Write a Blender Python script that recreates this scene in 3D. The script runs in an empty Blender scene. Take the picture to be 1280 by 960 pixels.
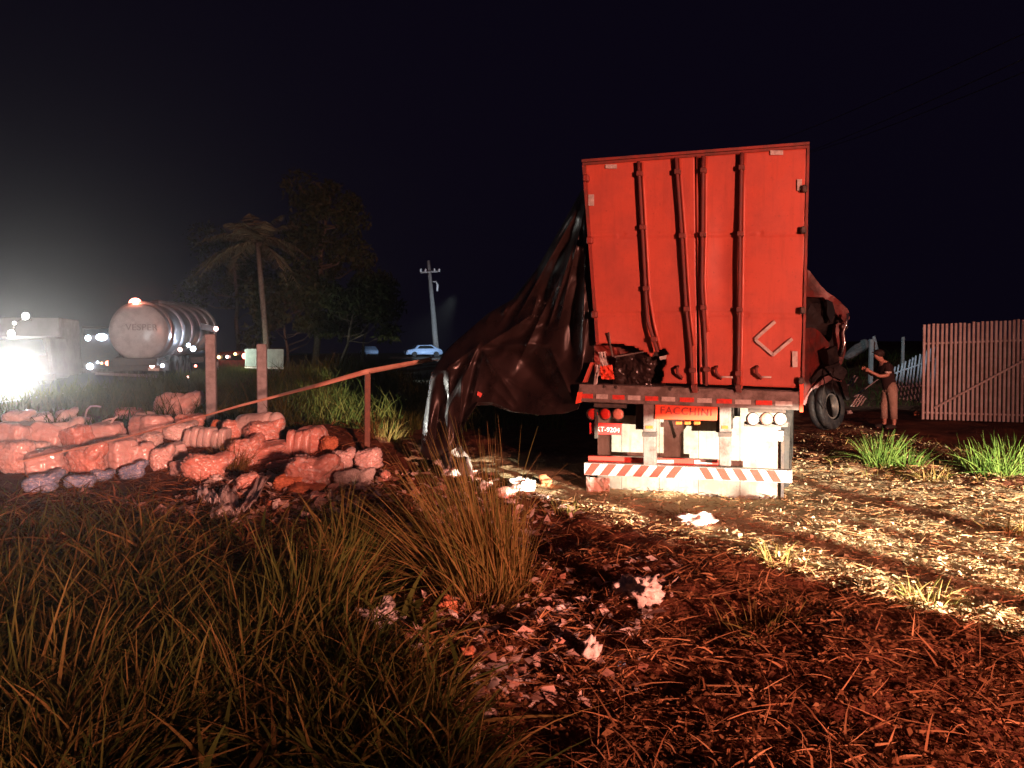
import bpy, bmesh, math, random
import numpy as np
from mathutils import Vector, Matrix, noise, Euler
R = math.radians
random.seed(7); rng = np.random.default_rng(7)
scene = bpy.context.scene
COL = scene.collection

# ------------------------------------------------------------------ camera, world, lamps
F_PX, HOR, CAMZ = 961.0, 440.0, 1.7
PITCH = math.atan((480 - HOR) / F_PX)
cam_d = bpy.data.cameras.new('camera'); cam_d.sensor_fit = 'HORIZONTAL'; cam_d.sensor_width = 36
cam_d.lens = F_PX / 1280 * 36; cam_d.clip_start = 0.05; cam_d.clip_end = 2000
cam = bpy.data.objects.new('camera', cam_d); COL.objects.link(cam)
cam.location = (0, 0, CAMZ); cam.rotation_euler = (R(90) - PITCH, 0, 0)
scene.camera = cam
scene.view_settings.view_transform = 'Standard'; scene.view_settings.look = 'None'
scene.view_settings.exposure = 0; scene.view_settings.gamma = 1
scene.cycles.use_denoising = True
scene.cycles.max_bounces = 6; scene.cycles.volume_bounces = 0
scene.cycles.sample_clamp_indirect = 4

world = bpy.data.worlds.new('World'); scene.world = world; world.use_nodes = True
bgn = world.node_tree.nodes['Background']
bgn.inputs[0].default_value = (0.40, 0.27, 0.95, 1); bgn.inputs[1].default_value = 0.0056

def lamp(name, kind, loc, target, power, color, radius=0.1, size=60, blend=0.3, scale=None):
    d = bpy.data.lights.new(name, kind); d.energy = power; d.color = color
    if kind != 'SUN': d.shadow_soft_size = radius
    if kind == 'SPOT': d.spot_size = R(size); d.spot_blend = blend
    o = bpy.data.objects.new(name, d); COL.objects.link(o); o.location = loc
    if target is not None:
        o.rotation_euler = (Vector(target) - Vector(loc)).to_track_quat('-Z', 'Y').to_euler()
    if scale: o.scale = scale
    return o
moon = lamp('moon', 'SUN', (0, -30, 60), (20, 40, 0), 0.004, (0.75, 0.8, 1.0)); moon.data.angle = R(0.5)
# rescue vehicle standing behind the photographer, to the right: red beacon and low headlamps
lamp('red_beacon_light', 'SPOT', (7.5, -11.0, 2.6), (-2.4, 12.0, 1.4), 31000, (1, 0.35, 0.25), 0.38, 72, 0.7)
lamp('headlamp_light', 'SPOT', (6.6, -1.1, 0.66), (4.25, 8.0, 0.06), 52000, (1, 0.88, 0.68), 0.05, 38.5, 0.06, (1, 0.33, 1))

# ------------------------------------------------------------------ projection helpers
CAM = Vector((0, 0, CAMZ))
FW = Vector((0, math.cos(PITCH), -math.sin(PITCH))); UP = Vector((0, math.sin(PITCH), math.cos(PITCH))); RT = Vector((1, 0, 0))
def ray(px, py): return FW + RT * ((px - 640) / F_PX) + UP * ((480 - py) / F_PX)
def P(px, py, Y):
    d = ray(px, py); return CAM + d * (Y / d.y)
def sm(t): t = max(0.0, min(1.0, t)); return t * t * (3 - 2 * t)
RA = Vector((-18.2, 31.0)); RD = Vector((-0.2, 0.98)).normalized(); RN = Vector((RD.y, -RD.x))
def road_z(y): return 0.45 + 0.75 * sm((y - 30) / 60)
TD = Vector((3.0, -4.93)).normalized()
def lit_band(x, y):
    """1 on the headlamp strip, where its light is painted into the ground colour"""
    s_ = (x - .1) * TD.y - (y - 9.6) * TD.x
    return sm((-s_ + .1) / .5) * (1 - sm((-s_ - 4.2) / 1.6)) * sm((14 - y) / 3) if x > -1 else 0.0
def terrain(x, y):
    h = 1.3 * sm((y - 30) / 50)
    h += 1.45 * sm((y - 23) / 9) * sm((x - 7 - (y - 23) * .2) / 4)                # bank on the right
    h += 0.42 * math.exp(-((y - 12.9) / 1.25) ** 2) * sm((-1.2 - x) / 2.0)        # heap under the bales
    h += 0.9 * sm((y - 17) / 8) * math.exp(-((x + 4.6 + (y - 17) * .12) / 2.6) ** 2) * (1 - sm((y - 30) / 10))   # grassy bank
    h += 0.16 * math.exp(-((x - 1.3 + (y - 4.6) * .45) / 0.8) ** 2) * sm((7.2 - y) / 2) * sm((y - 2.0) / 2)
    h -= 0.22 * math.exp(-((x + 0.85) / 0.6) ** 2 - ((y - 6.1) / 0.7) ** 2)
    h -= 0.09 * math.exp(-((x - 2.2) / 1.5) ** 2 - ((y - 9.2) / 1.0) ** 2)
    if .8 < y < 3.5 and x > 4.0:                                                # unseen clods added to throw shadow bands across the headlamp strip
        for mx_, my_, mh_, ms_ in ((5.15, 1.75, .58, .15), (5.42, 2.10, .54, .10), (5.85, 1.9, .58, .14), (6.12, 2.4, .52, .10), (4.75, 2.45, .40, .10)):
            h += mh_ * math.exp(-((x - mx_) ** 2 + (y - my_) ** 2 * .6) / ms_ ** 2)
    if y < 0:                                                                    # unseen ridge added behind the camera to shade the foreground from the beacon
        bx_, by_ = 7.5 - x, y + 11.0; r_ = math.hypot(bx_, by_); a_ = math.degrees(math.atan2(bx_, by_))
        if r_ < 12: h += math.exp(-((r_ - 8.0) / .75) ** 2) * (1.13 + .40 * sm((a_ - 23) / 7) - .5 * sm((4 - a_) / 10)) * (1 + .05 * noise.noise(Vector((x * 2.2, y * 2.2, 3)))) * sm((a_ + 25) / 20) * sm((75 - a_) / 20)
    d = abs((Vector((x, y)) - RA).dot(RN))
    k = 1 - sm((d - 4.6) / 4.0)
    h = h * (1 - k) + road_z(y) * k
    n = (1 - 0.95 * k) * (1 - .55 * lit_band(x, y))
    fade = 1.0 if y < 16 else 2.0
    h += n * fade * 0.055 * noise.fractal(Vector((x * 0.9, y * 0.9, 1.7)), 1.0, 2.0, 3)
    if y < 16 and abs(x) < 9:
        h += n * 0.05 * noise.fractal(Vector((x * 3.6, y * 3.6, 5.2)), 0.8, 2.0, 3)
        c = noise.noise(Vector((x * 7.5, y * 7.5, 9.1)))
        h += 0.035 * max(0, c - 0.15) * n
    return h
def G(px, py, dz=0.0):
    d = ray(px, py); t = 1.5; prev = t
    while t < 400:
        p = CAM + d * t
        if p.z <= terrain(p.x, p.y) + dz:
            for _ in range(8):
                m = (prev + t) / 2; q = CAM + d * m
                if q.z <= terrain(q.x, q.y) + dz: t = m
                else: prev = m
            return CAM + d * t
        prev = t; t += 0.06 + t * 0.004
    return CAM + d * t
def on_ground(x, y, dz=0.0): return Vector((x, y, terrain(x, y) + dz))

# ------------------------------------------------------------------ materials
def mat(name, color, rough=0.6, metal=0.0, var=None, vscale=6.0, bump=0.0, bscale=40.0, spec=0.5, trans=0.0, emit=None, estr=0.0, vmin=.42, vmax=.62, coat=0.0):
    m = bpy.data.materials.new(name); m.use_nodes = True
    nt = m.node_tree; b = nt.nodes['Principled BSDF']
    b.inputs['Base Color'].default_value = (*color, 1); b.inputs['Roughness'].default_value = rough
    b.inputs['Metallic'].default_value = metal; b.inputs['Specular IOR Level'].default_value = spec
    b.inputs['Coat Weight'].default_value = coat
    if trans: b.inputs['Transmission Weight'].default_value = trans
    if emit: b.inputs['Emission Color'].default_value = (*emit, 1); b.inputs['Emission Strength'].default_value = estr
    tc = nt.nodes.new('ShaderNodeTexCoord')
    if var:
        n = nt.nodes.new('ShaderNodeTexNoise'); n.inputs['Scale'].default_value = vscale; n.inputs['Detail'].default_value = 7; n.inputs['Roughness'].default_value = .65
        nt.links.new(tc.outputs['Object'], n.inputs['Vector'])
        r = nt.nodes.new('ShaderNodeMapRange'); r.inputs[1].default_value = vmin; r.inputs[2].default_value = vmax
        nt.links.new(n.outputs['Fac'], r.inputs[0])
        mx = nt.nodes.new('ShaderNodeMix'); mx.data_type = 'RGBA'
        mx.inputs[6].default_value = (*color, 1); mx.inputs[7].default_value = (*var, 1)
        nt.links.new(r.outputs[0], mx.inputs[0]); nt.links.new(mx.outputs[2], b.inputs['Base Color'])
        rr = nt.nodes.new('ShaderNodeMapRange'); rr.inputs[3].default_value = max(0, rough - .08); rr.inputs[4].default_value = min(1, rough + .15)
        nt.links.new(r.outputs[0], rr.inputs[0]); nt.links.new(rr.outputs[0], b.inputs['Roughness'])
    if bump:
        n2 = nt.nodes.new('ShaderNodeTexNoise'); n2.inputs['Scale'].default_value = bscale; n2.inputs['Detail'].default_value = 5
        nt.links.new(tc.outputs['Object'], n2.inputs['Vector'])
        bp = nt.nodes.new('ShaderNodeBump'); bp.inputs['Strength'].default_value = bump; bp.inputs['Distance'].default_value = 0.03
        nt.links.new(n2.outputs['Fac'], bp.inputs['Height']); nt.links.new(bp.outputs[0], b.inputs['Normal'])
    return m
def ramp_mat(name, stops, rough=0.7, trans=0.0):
    """colour from the 'tint' vertex attribute, blade by blade"""
    m = bpy.data.materials.new(name); m.use_nodes = True; nt = m.node_tree; b = nt.nodes['Principled BSDF']
    a = nt.nodes.new('ShaderNodeAttribute'); a.attribute_name = 'tint'
    r = nt.nodes.new('ShaderNodeValToRGB'); el = r.color_ramp.elements
    while len(el) < len(stops): el.new(0.5)
    for e, (p, c) in zip(el, stops): e.position = p; e.color = (*c, 1)
    nt.links.new(a.outputs['Fac'], r.inputs[0]); nt.links.new(r.outputs[0], b.inputs['Base Color'])
    b.inputs['Roughness'].default_value = rough; b.inputs['Specular IOR Level'].default_value = 0.12
    if trans:
        tr = nt.nodes.new('ShaderNodeBsdfTranslucent'); nt.links.new(r.outputs[0], tr.inputs[0])
        ms = nt.nodes.new('ShaderNodeMixShader'); ms.inputs[0].default_value = trans
        nt.links.new(b.outputs[0], ms.inputs[1]); nt.links.new(tr.outputs[0], ms.inputs[2])
        nt.links.new(ms.outputs[0], nt.nodes['Material Output'].inputs[0])
    return m
M = {}
def wrapmat(name, c1, c2):
    """thin glossy film over packets: creases, stretched folds, pale bands, white glints painted into the colour"""
    m = mat(name, c1, .24, var=c2, vscale=5, spec=.8, vmin=.35, vmax=.7, coat=.6); nt = m.node_tree; b = nt.nodes['Principled BSDF']
    b.inputs['Subsurface Weight'].default_value = .35; b.inputs['Subsurface Radius'].default_value = (.08, .04, .03); b.inputs['Subsurface Scale'].default_value = 1.0
    tc = nt.nodes.new('ShaderNodeTexCoord'); last = None
    for sc, st, dist in (((4, 4, 11), .40, .022), ((22, 20, 17), .22, .008)):
        mp = nt.nodes.new('ShaderNodeMapping'); mp.inputs['Scale'].default_value = sc; mp.inputs['Rotation'].default_value = (.3, .2, .4)
        nt.links.new(tc.outputs['Object'], mp.inputs['Vector'])
        n = nt.nodes.new('ShaderNodeTexNoise'); n.noise_type = 'RIDGED_MULTIFRACTAL'; n.inputs['Scale'].default_value = .5; n.inputs['Detail'].default_value = 3
        nt.links.new(mp.outputs[0], n.inputs['Vector'])
        bp = nt.nodes.new('ShaderNodeBump'); bp.inputs['Strength'].default_value = st; bp.inputs['Distance'].default_value = dist
        nt.links.new(n.outputs['Fac'], bp.inputs['Height'])
        if last: nt.links.new(last.outputs[0], bp.inputs['Normal'])
        last = bp
    src = b.inputs['Base Color'].links[0].from_socket
    for sc, lo, hi, col, amt in (((3, 3, 9), .56, .64, (.90, .84, .82), .55), ((12, 12, 4), .61, .67, (.94, .90, .88), .85)):  # pale bands, then white film glints painted into the base colour
        mp = nt.nodes.new('ShaderNodeMapping'); mp.inputs['Scale'].default_value = sc; mp.inputs['Rotation'].default_value = (.5, .3, .9); nt.links.new(tc.outputs['Object'], mp.inputs['Vector'])
        oi = nt.nodes.new('ShaderNodeObjectInfo'); va = nt.nodes.new('ShaderNodeVectorMath'); va.operation = 'ADD'; nt.links.new(mp.outputs[0], va.inputs[0]); nt.links.new(oi.outputs['Location'], va.inputs[1])
        n = nt.nodes.new('ShaderNodeTexNoise'); n.inputs['Scale'].default_value = 1.0; n.inputs['Detail'].default_value = 4; n.inputs['Distortion'].default_value = .8; nt.links.new(va.outputs[0], n.inputs['Vector'])
        r = nt.nodes.new('ShaderNodeMapRange'); r.inputs[1].default_value = lo; r.inputs[2].default_value = hi; r.inputs[4].default_value = amt; nt.links.new(n.outputs['Fac'], r.inputs[0])
        mx = nt.nodes.new('ShaderNodeMix'); mx.data_type = 'RGBA'; mx.inputs[7].default_value = (*col, 1)
        nt.links.new(r.outputs[0], mx.inputs[0]); nt.links.new(src, mx.inputs[6]); src = mx.outputs[2]
    nt.links.new(src, b.inputs['Base Color'])
    nt.links.new(last.outputs[0], b.inputs['Normal']); return m
M['soil'] = mat('soil', (0.11, 0.036, 0.020), .95, var=(0.23, 0.090, 0.048), vscale=2.6, bump=.9, bscale=22, spec=.1)
def lit_band_tint(m):
    # headlamp light painted in as pale litter, from the 'dry' vertex attribute, broken up by noise
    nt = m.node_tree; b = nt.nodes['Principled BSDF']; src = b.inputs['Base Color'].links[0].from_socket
    a = nt.nodes.new('ShaderNodeAttribute'); a.attribute_name = 'dry'  # weight of the painted headlamp strip
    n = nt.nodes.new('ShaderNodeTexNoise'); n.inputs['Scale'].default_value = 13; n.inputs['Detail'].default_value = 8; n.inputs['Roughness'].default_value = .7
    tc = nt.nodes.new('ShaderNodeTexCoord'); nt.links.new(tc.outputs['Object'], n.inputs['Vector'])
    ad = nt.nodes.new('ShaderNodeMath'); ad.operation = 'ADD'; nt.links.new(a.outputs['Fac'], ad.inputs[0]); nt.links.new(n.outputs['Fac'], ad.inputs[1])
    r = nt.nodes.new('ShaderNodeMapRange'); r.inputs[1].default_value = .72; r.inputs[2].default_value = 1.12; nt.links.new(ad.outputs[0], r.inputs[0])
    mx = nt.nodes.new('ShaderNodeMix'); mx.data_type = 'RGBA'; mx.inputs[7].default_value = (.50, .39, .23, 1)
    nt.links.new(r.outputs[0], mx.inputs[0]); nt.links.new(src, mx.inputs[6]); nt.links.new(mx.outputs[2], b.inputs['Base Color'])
lit_band_tint(M['soil'])
M['asphalt'] = mat('asphalt', (0.05, 0.05, 0.052), .85, var=(.07, .068, .065), vscale=9, bump=.4, bscale=120)
M['track'] = mat('track_dirt', (.22, .19, .14), .95, var=(.30, .27, .20), vscale=1.2, bump=.5, bscale=14)
M['line'] = mat('road_paint', (.75, .73, .66), .7, var=(.5, .48, .44), vscale=8)
M['red'] = mat('red_paint', (.44, .078, .048), .48, var=(.35, .058, .037), vscale=2.2, bump=.03, bscale=9, coat=.15)
def streaks(m, amount, dark):
    nt = m.node_tree; b = nt.nodes['Principled BSDF']; src = b.inputs['Base Color'].links[0].from_socket
    tc = nt.nodes.new('ShaderNodeTexCoord'); mp = nt.nodes.new('ShaderNodeMapping'); mp.inputs['Scale'].default_value = (9, 9, .7); nt.links.new(tc.outputs['Object'], mp.inputs['Vector'])
    n = nt.nodes.new('ShaderNodeTexNoise'); n.inputs['Scale'].default_value = 1.6; n.inputs['Detail'].default_value = 9; n.inputs['Roughness'].default_value = .75; nt.links.new(mp.outputs[0], n.inputs['Vector'])
    n2 = nt.nodes.new('ShaderNodeTexNoise'); n2.inputs['Scale'].default_value = 38; n2.inputs['Detail'].default_value = 4; nt.links.new(tc.outputs['Object'], n2.inputs['Vector'])
    r = nt.nodes.new('ShaderNodeMapRange'); r.inputs[1].default_value = .5; r.inputs[2].default_value = .78; r.inputs[4].default_value = amount; nt.links.new(n.outputs['Fac'], r.inputs[0])
    r2 = nt.nodes.new('ShaderNodeMapRange'); r2.inputs[1].default_value = .62; r2.inputs[2].default_value = .74; r2.inputs[4].default_value = amount; nt.links.new(n2.outputs['Fac'], r2.inputs[0])
    ad = nt.nodes.new('ShaderNodeMath'); ad.operation = 'MAXIMUM'; nt.links.new(r.outputs[0], ad.inputs[0]); nt.links.new(r2.outputs[0], ad.inputs[1])
    mx = nt.nodes.new('ShaderNodeMix'); mx.data_type = 'RGBA'; mx.inputs[7].default_value = (*dark, 1)
    nt.links.new(ad.outputs[0], mx.inputs[0]); nt.links.new(src, mx.inputs[6]); nt.links.new(mx.outputs[2], b.inputs['Base Color'])
streaks(M['red'], .62, (.20, .040, .028))
M['red_dull'] = mat('red_primer', (.22, .030, .02), .6, var=(.10, .025, .018), vscale=5, bump=.1, bscale=20)
M['wreck_shade'] = mat('shaded_metal', (.007, .006, .007), .6, var=(.016, .011, .010), vscale=6, bump=.4, bscale=20, spec=.15)  # wreck parts darkened to near black, shade put into the colour
M['red_wreck'] = mat('red_wreck', (.13, .020, .016), .5, var=(.05, .016, .014), vscale=4, bump=.3, bscale=14)
M['steel'] = mat('painted_steel', (.19, .15, .14), .6, metal=.15, var=(.09, .065, .055), vscale=7, bump=.15, bscale=45)
M['dark_steel'] = mat('dark_steel', (.06, .05, .05), .55, metal=.4, var=(.10, .07, .055), vscale=9, bump=.15, bscale=50)
M['rod'] = mat('rod_steel', (.20, .05, .04), .5, metal=.2, var=(.09, .03, .025), vscale=12)
M['rod_dark'] = mat('rod_dirt', (.09, .020, .017), .7, var=(.15, .028, .022), vscale=12)
M['white'] = mat('white_plate', (.78, .75, .70), .5, var=(.62, .57, .50), vscale=5, bump=.05)
M['flap'] = mat('flap_plastic', (.25, .235, .205), .6, var=(.15, .135, .11), vscale=3.5, bump=.06, bscale=12)
streaks(M['flap'], .85, (.13, .09, .06))
M['refl_w'] = mat('reflector_white', (.46, .42, .40), .4, var=(.30, .26, .24), vscale=20)
M['refl_r'] = mat('reflector_red', (.62, .05, .035), .35, var=(.42, .04, .03), vscale=20)
M['orange'] = mat('orange_board', (.72, .085, .035), .45, var=(.60, .06, .03), vscale=9)
M['plate_red'] = mat('plate_red', (.62, .035, .03), .45, var=(.5, .03, .03), vscale=14)
M['letter_dark'] = mat('letter_dark', (.20, .02, .02), .5, var=(.28, .03, .02), vscale=16)
M['letter_white'] = mat('letter_white', (.82, .72, .68), .5, var=(.65, .5, .45), vscale=30)
M['lens_r'] = mat('lens_red', (.55, .03, .02), .15, var=(.45, .025, .02), vscale=30, coat=.5)
M['lens_w'] = mat('lens_clear', (.80, .66, .60), .15, var=(.6, .42, .38), vscale=30, coat=.5)
M['lens_p'] = mat('lens_pink', (.72, .30, .22), .15, var=(.55, .18, .13), vscale=30, coat=.5)
M['lens_o'] = mat('lens_orange', (.75, .14, .03), .15, var=(.6, .1, .03), vscale=30, coat=.5)
M['black'] = mat('black_rubber', (.018, .017, .016), .8, var=(.04, .033, .028), vscale=9, bump=.3, bscale=30)
M['mud_tyre'] = mat('muddy_rubber', (.03, .025, .02), .9, var=(.11, .075, .05), vscale=6, bump=.5, bscale=25)
M['mud_rag'] = mat('mud_rag', (.030, .022, .017), .95, var=(.045, .032, .022), vscale=7, bump=.5, bscale=30)
M['tarp'] = mat('tarpaulin_plastic', (.019, .012, .011), .33, var=(.030, .017, .015), vscale=2.0, bump=.12, bscale=5, spec=.35)
M['concrete'] = mat('concrete', (.50, .53, .54), .85, var=(.35, .37, .38), vscale=8, bump=.4, bscale=60)
M['rail'] = mat('tape_plastic', (.62, .38, .28), .5, var=(.50, .24, .17), vscale=3)
M['rust'] = mat('rusty_iron', (.16, .08, .06), .8, var=(.24, .12, .08), vscale=14, bump=.3)
M['wood'] = mat('pole_wood', (.34, .31, .28), .85, var=(.24, .21, .18), vscale=10, bump=.3)
M['slat'] = mat('slat_paint', (.85, .80, .77), .55, var=(.68, .60, .56), vscale=4, bump=.1)
M['slat_grey'] = mat('slat_grey', (.58, .54, .55), .6, var=(.42, .39, .40), vscale=5, bump=.1)
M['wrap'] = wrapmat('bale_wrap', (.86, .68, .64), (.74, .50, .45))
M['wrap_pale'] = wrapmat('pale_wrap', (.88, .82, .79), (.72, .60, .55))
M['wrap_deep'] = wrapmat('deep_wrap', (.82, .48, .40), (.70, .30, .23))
M['wrap_blue'] = wrapmat('blue_wrap', (.22, .36, .62), (.42, .50, .62))
M['bag'] = mat('white_bag', (.80, .74, .70), .32, var=(.66, .58, .54), vscale=7, bump=.6, bscale=20, spec=.6)
M['paper'] = mat('crumpled_paper', (.80, .72, .66), .7, var=(.64, .50, .44), vscale=9, bump=.3, bscale=40)
M['card'] = mat('orange_carton', (.66, .24, .11), .7, var=(.5, .18, .1), vscale=9)
M['steel_bright'] = mat('polished_steel', (.60, .60, .62), .22, metal=.95, var=(.5, .5, .52), vscale=3)
M['cap'] = mat('tank_end_paint', (.50, .49, .47), .4, var=(.40, .39, .38), vscale=3)
M['cap_letter'] = mat('cap_letter', (.27, .26, .25), .5, var=(.36, .35, .33), vscale=6)
M['truck_white'] = mat('truck_white', (.72, .72, .72), .45, var=(.6, .6, .6), vscale=2)
M['truck_grey'] = mat('truck_grey', (.20, .20, .21), .5, var=(.17, .17, .18), vscale=2)
M['tank_steel'] = mat('tank_steel', (.50, .51, .54), .36, metal=.75, var=(.40, .41, .43), vscale=2)
M['car_blue'] = mat('pale_blue_paint', (.45, .58, .78), .35, var=(.38, .5, .7), vscale=3, coat=.3)
M['glass'] = mat('dark_glass', (.015, .018, .02), .08, spec=.7)
M['skin'] = mat('skin', (.55, .30, .22), .55, var=(.48, .25, .18), vscale=20)
M['shirt'] = mat('dark_cloth', (.022, .012, .013), .9, var=(.034, .018, .018), vscale=9, bump=.4, bscale=30)
M['khaki'] = mat('khaki_cloth', (.46, .36, .29), .9, var=(.37, .28, .22), vscale=9, bump=.4, bscale=30)
M['hair'] = mat('dark_hair', (.02, .014, .012), .7, var=(.035, .02, .018), vscale=30)
M['bark'] = mat('bark', (.20, .17, .14), .9, var=(.12, .10, .08), vscale=9, bump=.5)
M['leaf'] = ramp_mat('leaf', [(0, (.035, .055, .022)), (.6, (.07, .085, .035)), (1, (.12, .11, .06))], .7, .25)
M['frond'] = ramp_mat('palm_frond', [(0, (.09, .09, .05)), (1, (.20, .18, .11))], .7, .2)
M['grass'] = ramp_mat('grass_blade', [(0, (.06, .095, .02)), (.35, (.13, .15, .035)), (.7, (.25, .18, .055)), (1, (.38, .24, .085))], .75, .42)
M['grass_green'] = ramp_mat('green_blade', [(0, (.06, .13, .02)), (.6, (.16, .24, .05)), (1, (.34, .30, .12))], .7, .3)
M['straw'] = ramp_mat('straw', [(0, (.09, .04, .018)), (.5, (.26, .115, .05)), (1, (.48, .27, .13))], .95, .1)
M['flake'] = ramp_mat('litter', [(0, (.13, .08, .04)), (.45, (.36, .25, .13)), (1, (.72, .58, .36))], .7, .1)
M['scrap'] = ramp_mat('scraps', [(0, (.45, .20, .13)), (.5, (.70, .50, .42)), (1, (.85, .78, .72))], .5, .1)
def lampmat(name, col, s): return mat(name, (.8, .8, .8), .3, emit=col, estr=s)
M['lit_white'] = lampmat('lit_white_lamp', (1, .97, .92), 60)
M['lit_cool'] = lampmat('lit_cool_lamp', (.66, .80, 1), 14)
M['lit_red'] = lampmat('lit_red_lamp', (1, .16, .10), 10)
M['lit_pink'] = lampmat('lit_pink_lamp', (1, .50, .42), 12)
M['lit_amber'] = lampmat('lit_amber_lamp', (1, .55, .22), 6)
M['lit_beacon'] = lampmat('lit_beacon_lamp', (1, .30, .22), 9)

# ------------------------------------------------------------------ builders
def props(o, label=None, cat=None, group=None, kind=None):
    if label: o['label'] = label
    if cat: o['category'] = cat
    if group: o['group'] = group
    if kind: o['kind'] = kind
    return o
def thing(name, label, cat, loc, group=None, rz=0.0):
    o = bpy.data.objects.new(name, None); COL.objects.link(o); o.location = loc; o.rotation_euler = (0, 0, rz); o.empty_display_size = .2
    return props(o, label, cat, group)
def root_of(p):
    v = Vector((0, 0, 0)); q = p
    while q is not None:
        v += q.location; q = q.parent
    return v
def link(name, me, m, parent=None, smooth=False, label=None, world=True):
    """vertices in world coordinates (world=True) or in the parent's own"""
    if m is not None and not me.materials: me.materials.append(m)
    if smooth: me.polygons.foreach_set('use_smooth', [True] * len(me.polygons))
    o = bpy.data.objects.new(name, me); COL.objects.link(o)
    if parent is not None:
        o.parent = parent
        if world: o.location = -root_of(parent)
    if label: o['label'] = label
    return o
def fin(name, bm, m, parent=None, smooth=False, label=None, world=True):
    bmesh.ops.recalc_face_normals(bm, faces=bm.faces)
    me = bpy.data.meshes.new(name); bm.to_mesh(me); bm.free()
    return link(name, me, m, parent, smooth, label, world)
def recentre(o):
    """move a top-level mesh's origin to the base of its own shape"""
    me = o.data; n = len(me.vertices); a = np.empty(n * 3); me.vertices.foreach_get('co', a); a = a.reshape(-1, 3)
    c = (a.min(0) + a.max(0)) / 2; c[2] = a[:, 2].min()
    me.vertices.foreach_set('co', (a - c).ravel()); me.update(); o.location = c
    return o
def hexa(bm, c8, bevel=0.0):
    """8 corners: 4 of one face in order, then 4 of the opposite face"""
    v = [bm.verts.new(c) for c in c8]
    fs = [bm.faces.new([v[i] for i in f]) for f in ((0, 1, 2, 3), (7, 6, 5, 4), (0, 4, 5, 1), (1, 5, 6, 2), (2, 6, 7, 3), (3, 7, 4, 0))]
    if bevel:
        es = list({e for f in fs for e in f.edges}); bmesh.ops.bevel(bm, geom=es, offset=bevel, segments=1, affect='EDGES')
def box(bm, c, s, rot=None, bevel=0.0):
    c = Vector(c); h = Vector(s) / 2; rot = rot or Matrix.Identity(3)
    q = [(-1, -1, -1), (1, -1, -1), (1, 1, -1), (-1, 1, -1), (-1, -1, 1), (1, -1, 1), (1, 1, 1), (-1, 1, 1)]
    hexa(bm, [c + rot @ Vector((a * h.x, b * h.y, d * h.z)) for a, b, d in q], bevel)
def frame_of(d):
    d = d.normalized(); a = Vector((0, 0, 1)) if abs(d.z) < .9 else Vector((1, 0, 0))
    u = d.cross(a).normalized(); return u, d.cross(u).normalized()
def tube(bm, pts, rad, n=8, cap=True):
    pts = [Vector(p) for p in pts]; rad = rad if isinstance(rad, (list, tuple)) else [rad] * len(pts)
    rings = []; u = None
    for i, p in enumerate(pts):
        d = (pts[min(i + 1, len(pts) - 1)] - pts[max(i - 1, 0)])
        if u is None: u, w = frame_of(d)
        else:
            d.normalize(); u = (u - d * u.dot(d)).normalized(); w = d.cross(u)
        rings.append([bm.verts.new(p + (u * math.cos(a) + w * math.sin(a)) * rad[i]) for a in [2 * math.pi * k / n for k in range(n)]])
    for a, b in zip(rings, rings[1:]):
        for k in range(n): bm.faces.new((a[k], a[(k + 1) % n], b[(k + 1) % n], b[k]))
    if cap: bm.faces.new(rings[0][::-1]); bm.faces.new(rings[-1])
def lathe(bm, c, axis, prof, n=24, caps=True):
    """prof: list of (distance along axis, radius)"""
    axis = Vector(axis).normalized(); u, w = frame_of(axis); c = Vector(c); rings = []
    for t, r in prof:
        rings.append([bm.verts.new(c + axis * t + (u * math.cos(a) + w * math.sin(a)) * max(r, 1e-4)) for a in [2 * math.pi * k / n for k in range(n)]])
    for a, b in zip(rings, rings[1:]):
        for k in range(n): bm.faces.new((a[k], a[(k + 1) % n], b[(k + 1) % n], b[k]))
    if caps: bm.faces.new(rings[0][::-1]); bm.faces.new(rings[-1])
def one(name, fn, m, parent=None, smooth=False, label=None, world=True):
    bm = bmesh.new(); fn(bm); return fin(name, bm, m, parent, smooth, label, world)
def ball(bm, c, r, sx=1, sy=1, sz=1, sub=2):
    g = bmesh.ops.create_icosphere(bm, subdivisions=sub, radius=r)
    for v in g['verts']: v.co = Vector((v.co.x * sx, v.co.y * sy, v.co.z * sz)) + Vector(c)
    return g['verts']
def text_mesh(name, s, size, mtx, m, parent, depth=.004, space=1.0, sx=1.0):
    cu = bpy.data.curves.new(name, 'FONT'); cu.body = s; cu.size = size; cu.extrude = depth; cu.align_x = 'CENTER'; cu.align_y = 'CENTER'; cu.space_character = space
    t = bpy.data.objects.new(name, cu); COL.objects.link(t)
    dg = bpy.context.evaluated_depsgraph_get(); me = bpy.data.meshes.new_from_object(t.evaluated_get(dg))
    bpy.data.objects.remove(t); me.materials.clear()
    me.transform(mtx @ Matrix.Diagonal((sx, 1, 1, 1)))
    return link(name, me, m, parent)
def copy_thing(r, loc, rz=None, label=None):
    c = r.copy(); COL.objects.link(c); c.location = loc
    if rz is not None: c.rotation_euler = (0, 0, rz)
    if label: c['label'] = label
    for ch in list(r.children):
        d = ch.copy(); COL.objects.link(d); d.parent = c
        for g in list(ch.children):
            e = g.copy(); COL.objects.link(e); e.parent = d
    return c
def np_mesh(name, V, F4, tint=None):
    me = bpy.data.meshes.new(name); V = np.asarray(V, np.float32); F4 = np.asarray(F4, np.int32)
    me.vertices.add(len(V)); me.vertices.foreach_set('co', V.ravel())
    me.loops.add(F4.size); me.loops.foreach_set('vertex_index', F4.ravel())
    me.polygons.add(len(F4)); k = F4.shape[1]
    me.polygons.foreach_set('loop_start', np.arange(0, F4.size, k, dtype=np.int32))
    me.update(calc_edges=True)
    if tint is not None:
        a = me.attributes.new('tint', 'FLOAT', 'POINT'); a.data.foreach_set('value', np.asarray(tint, np.float32))
    return me
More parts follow.
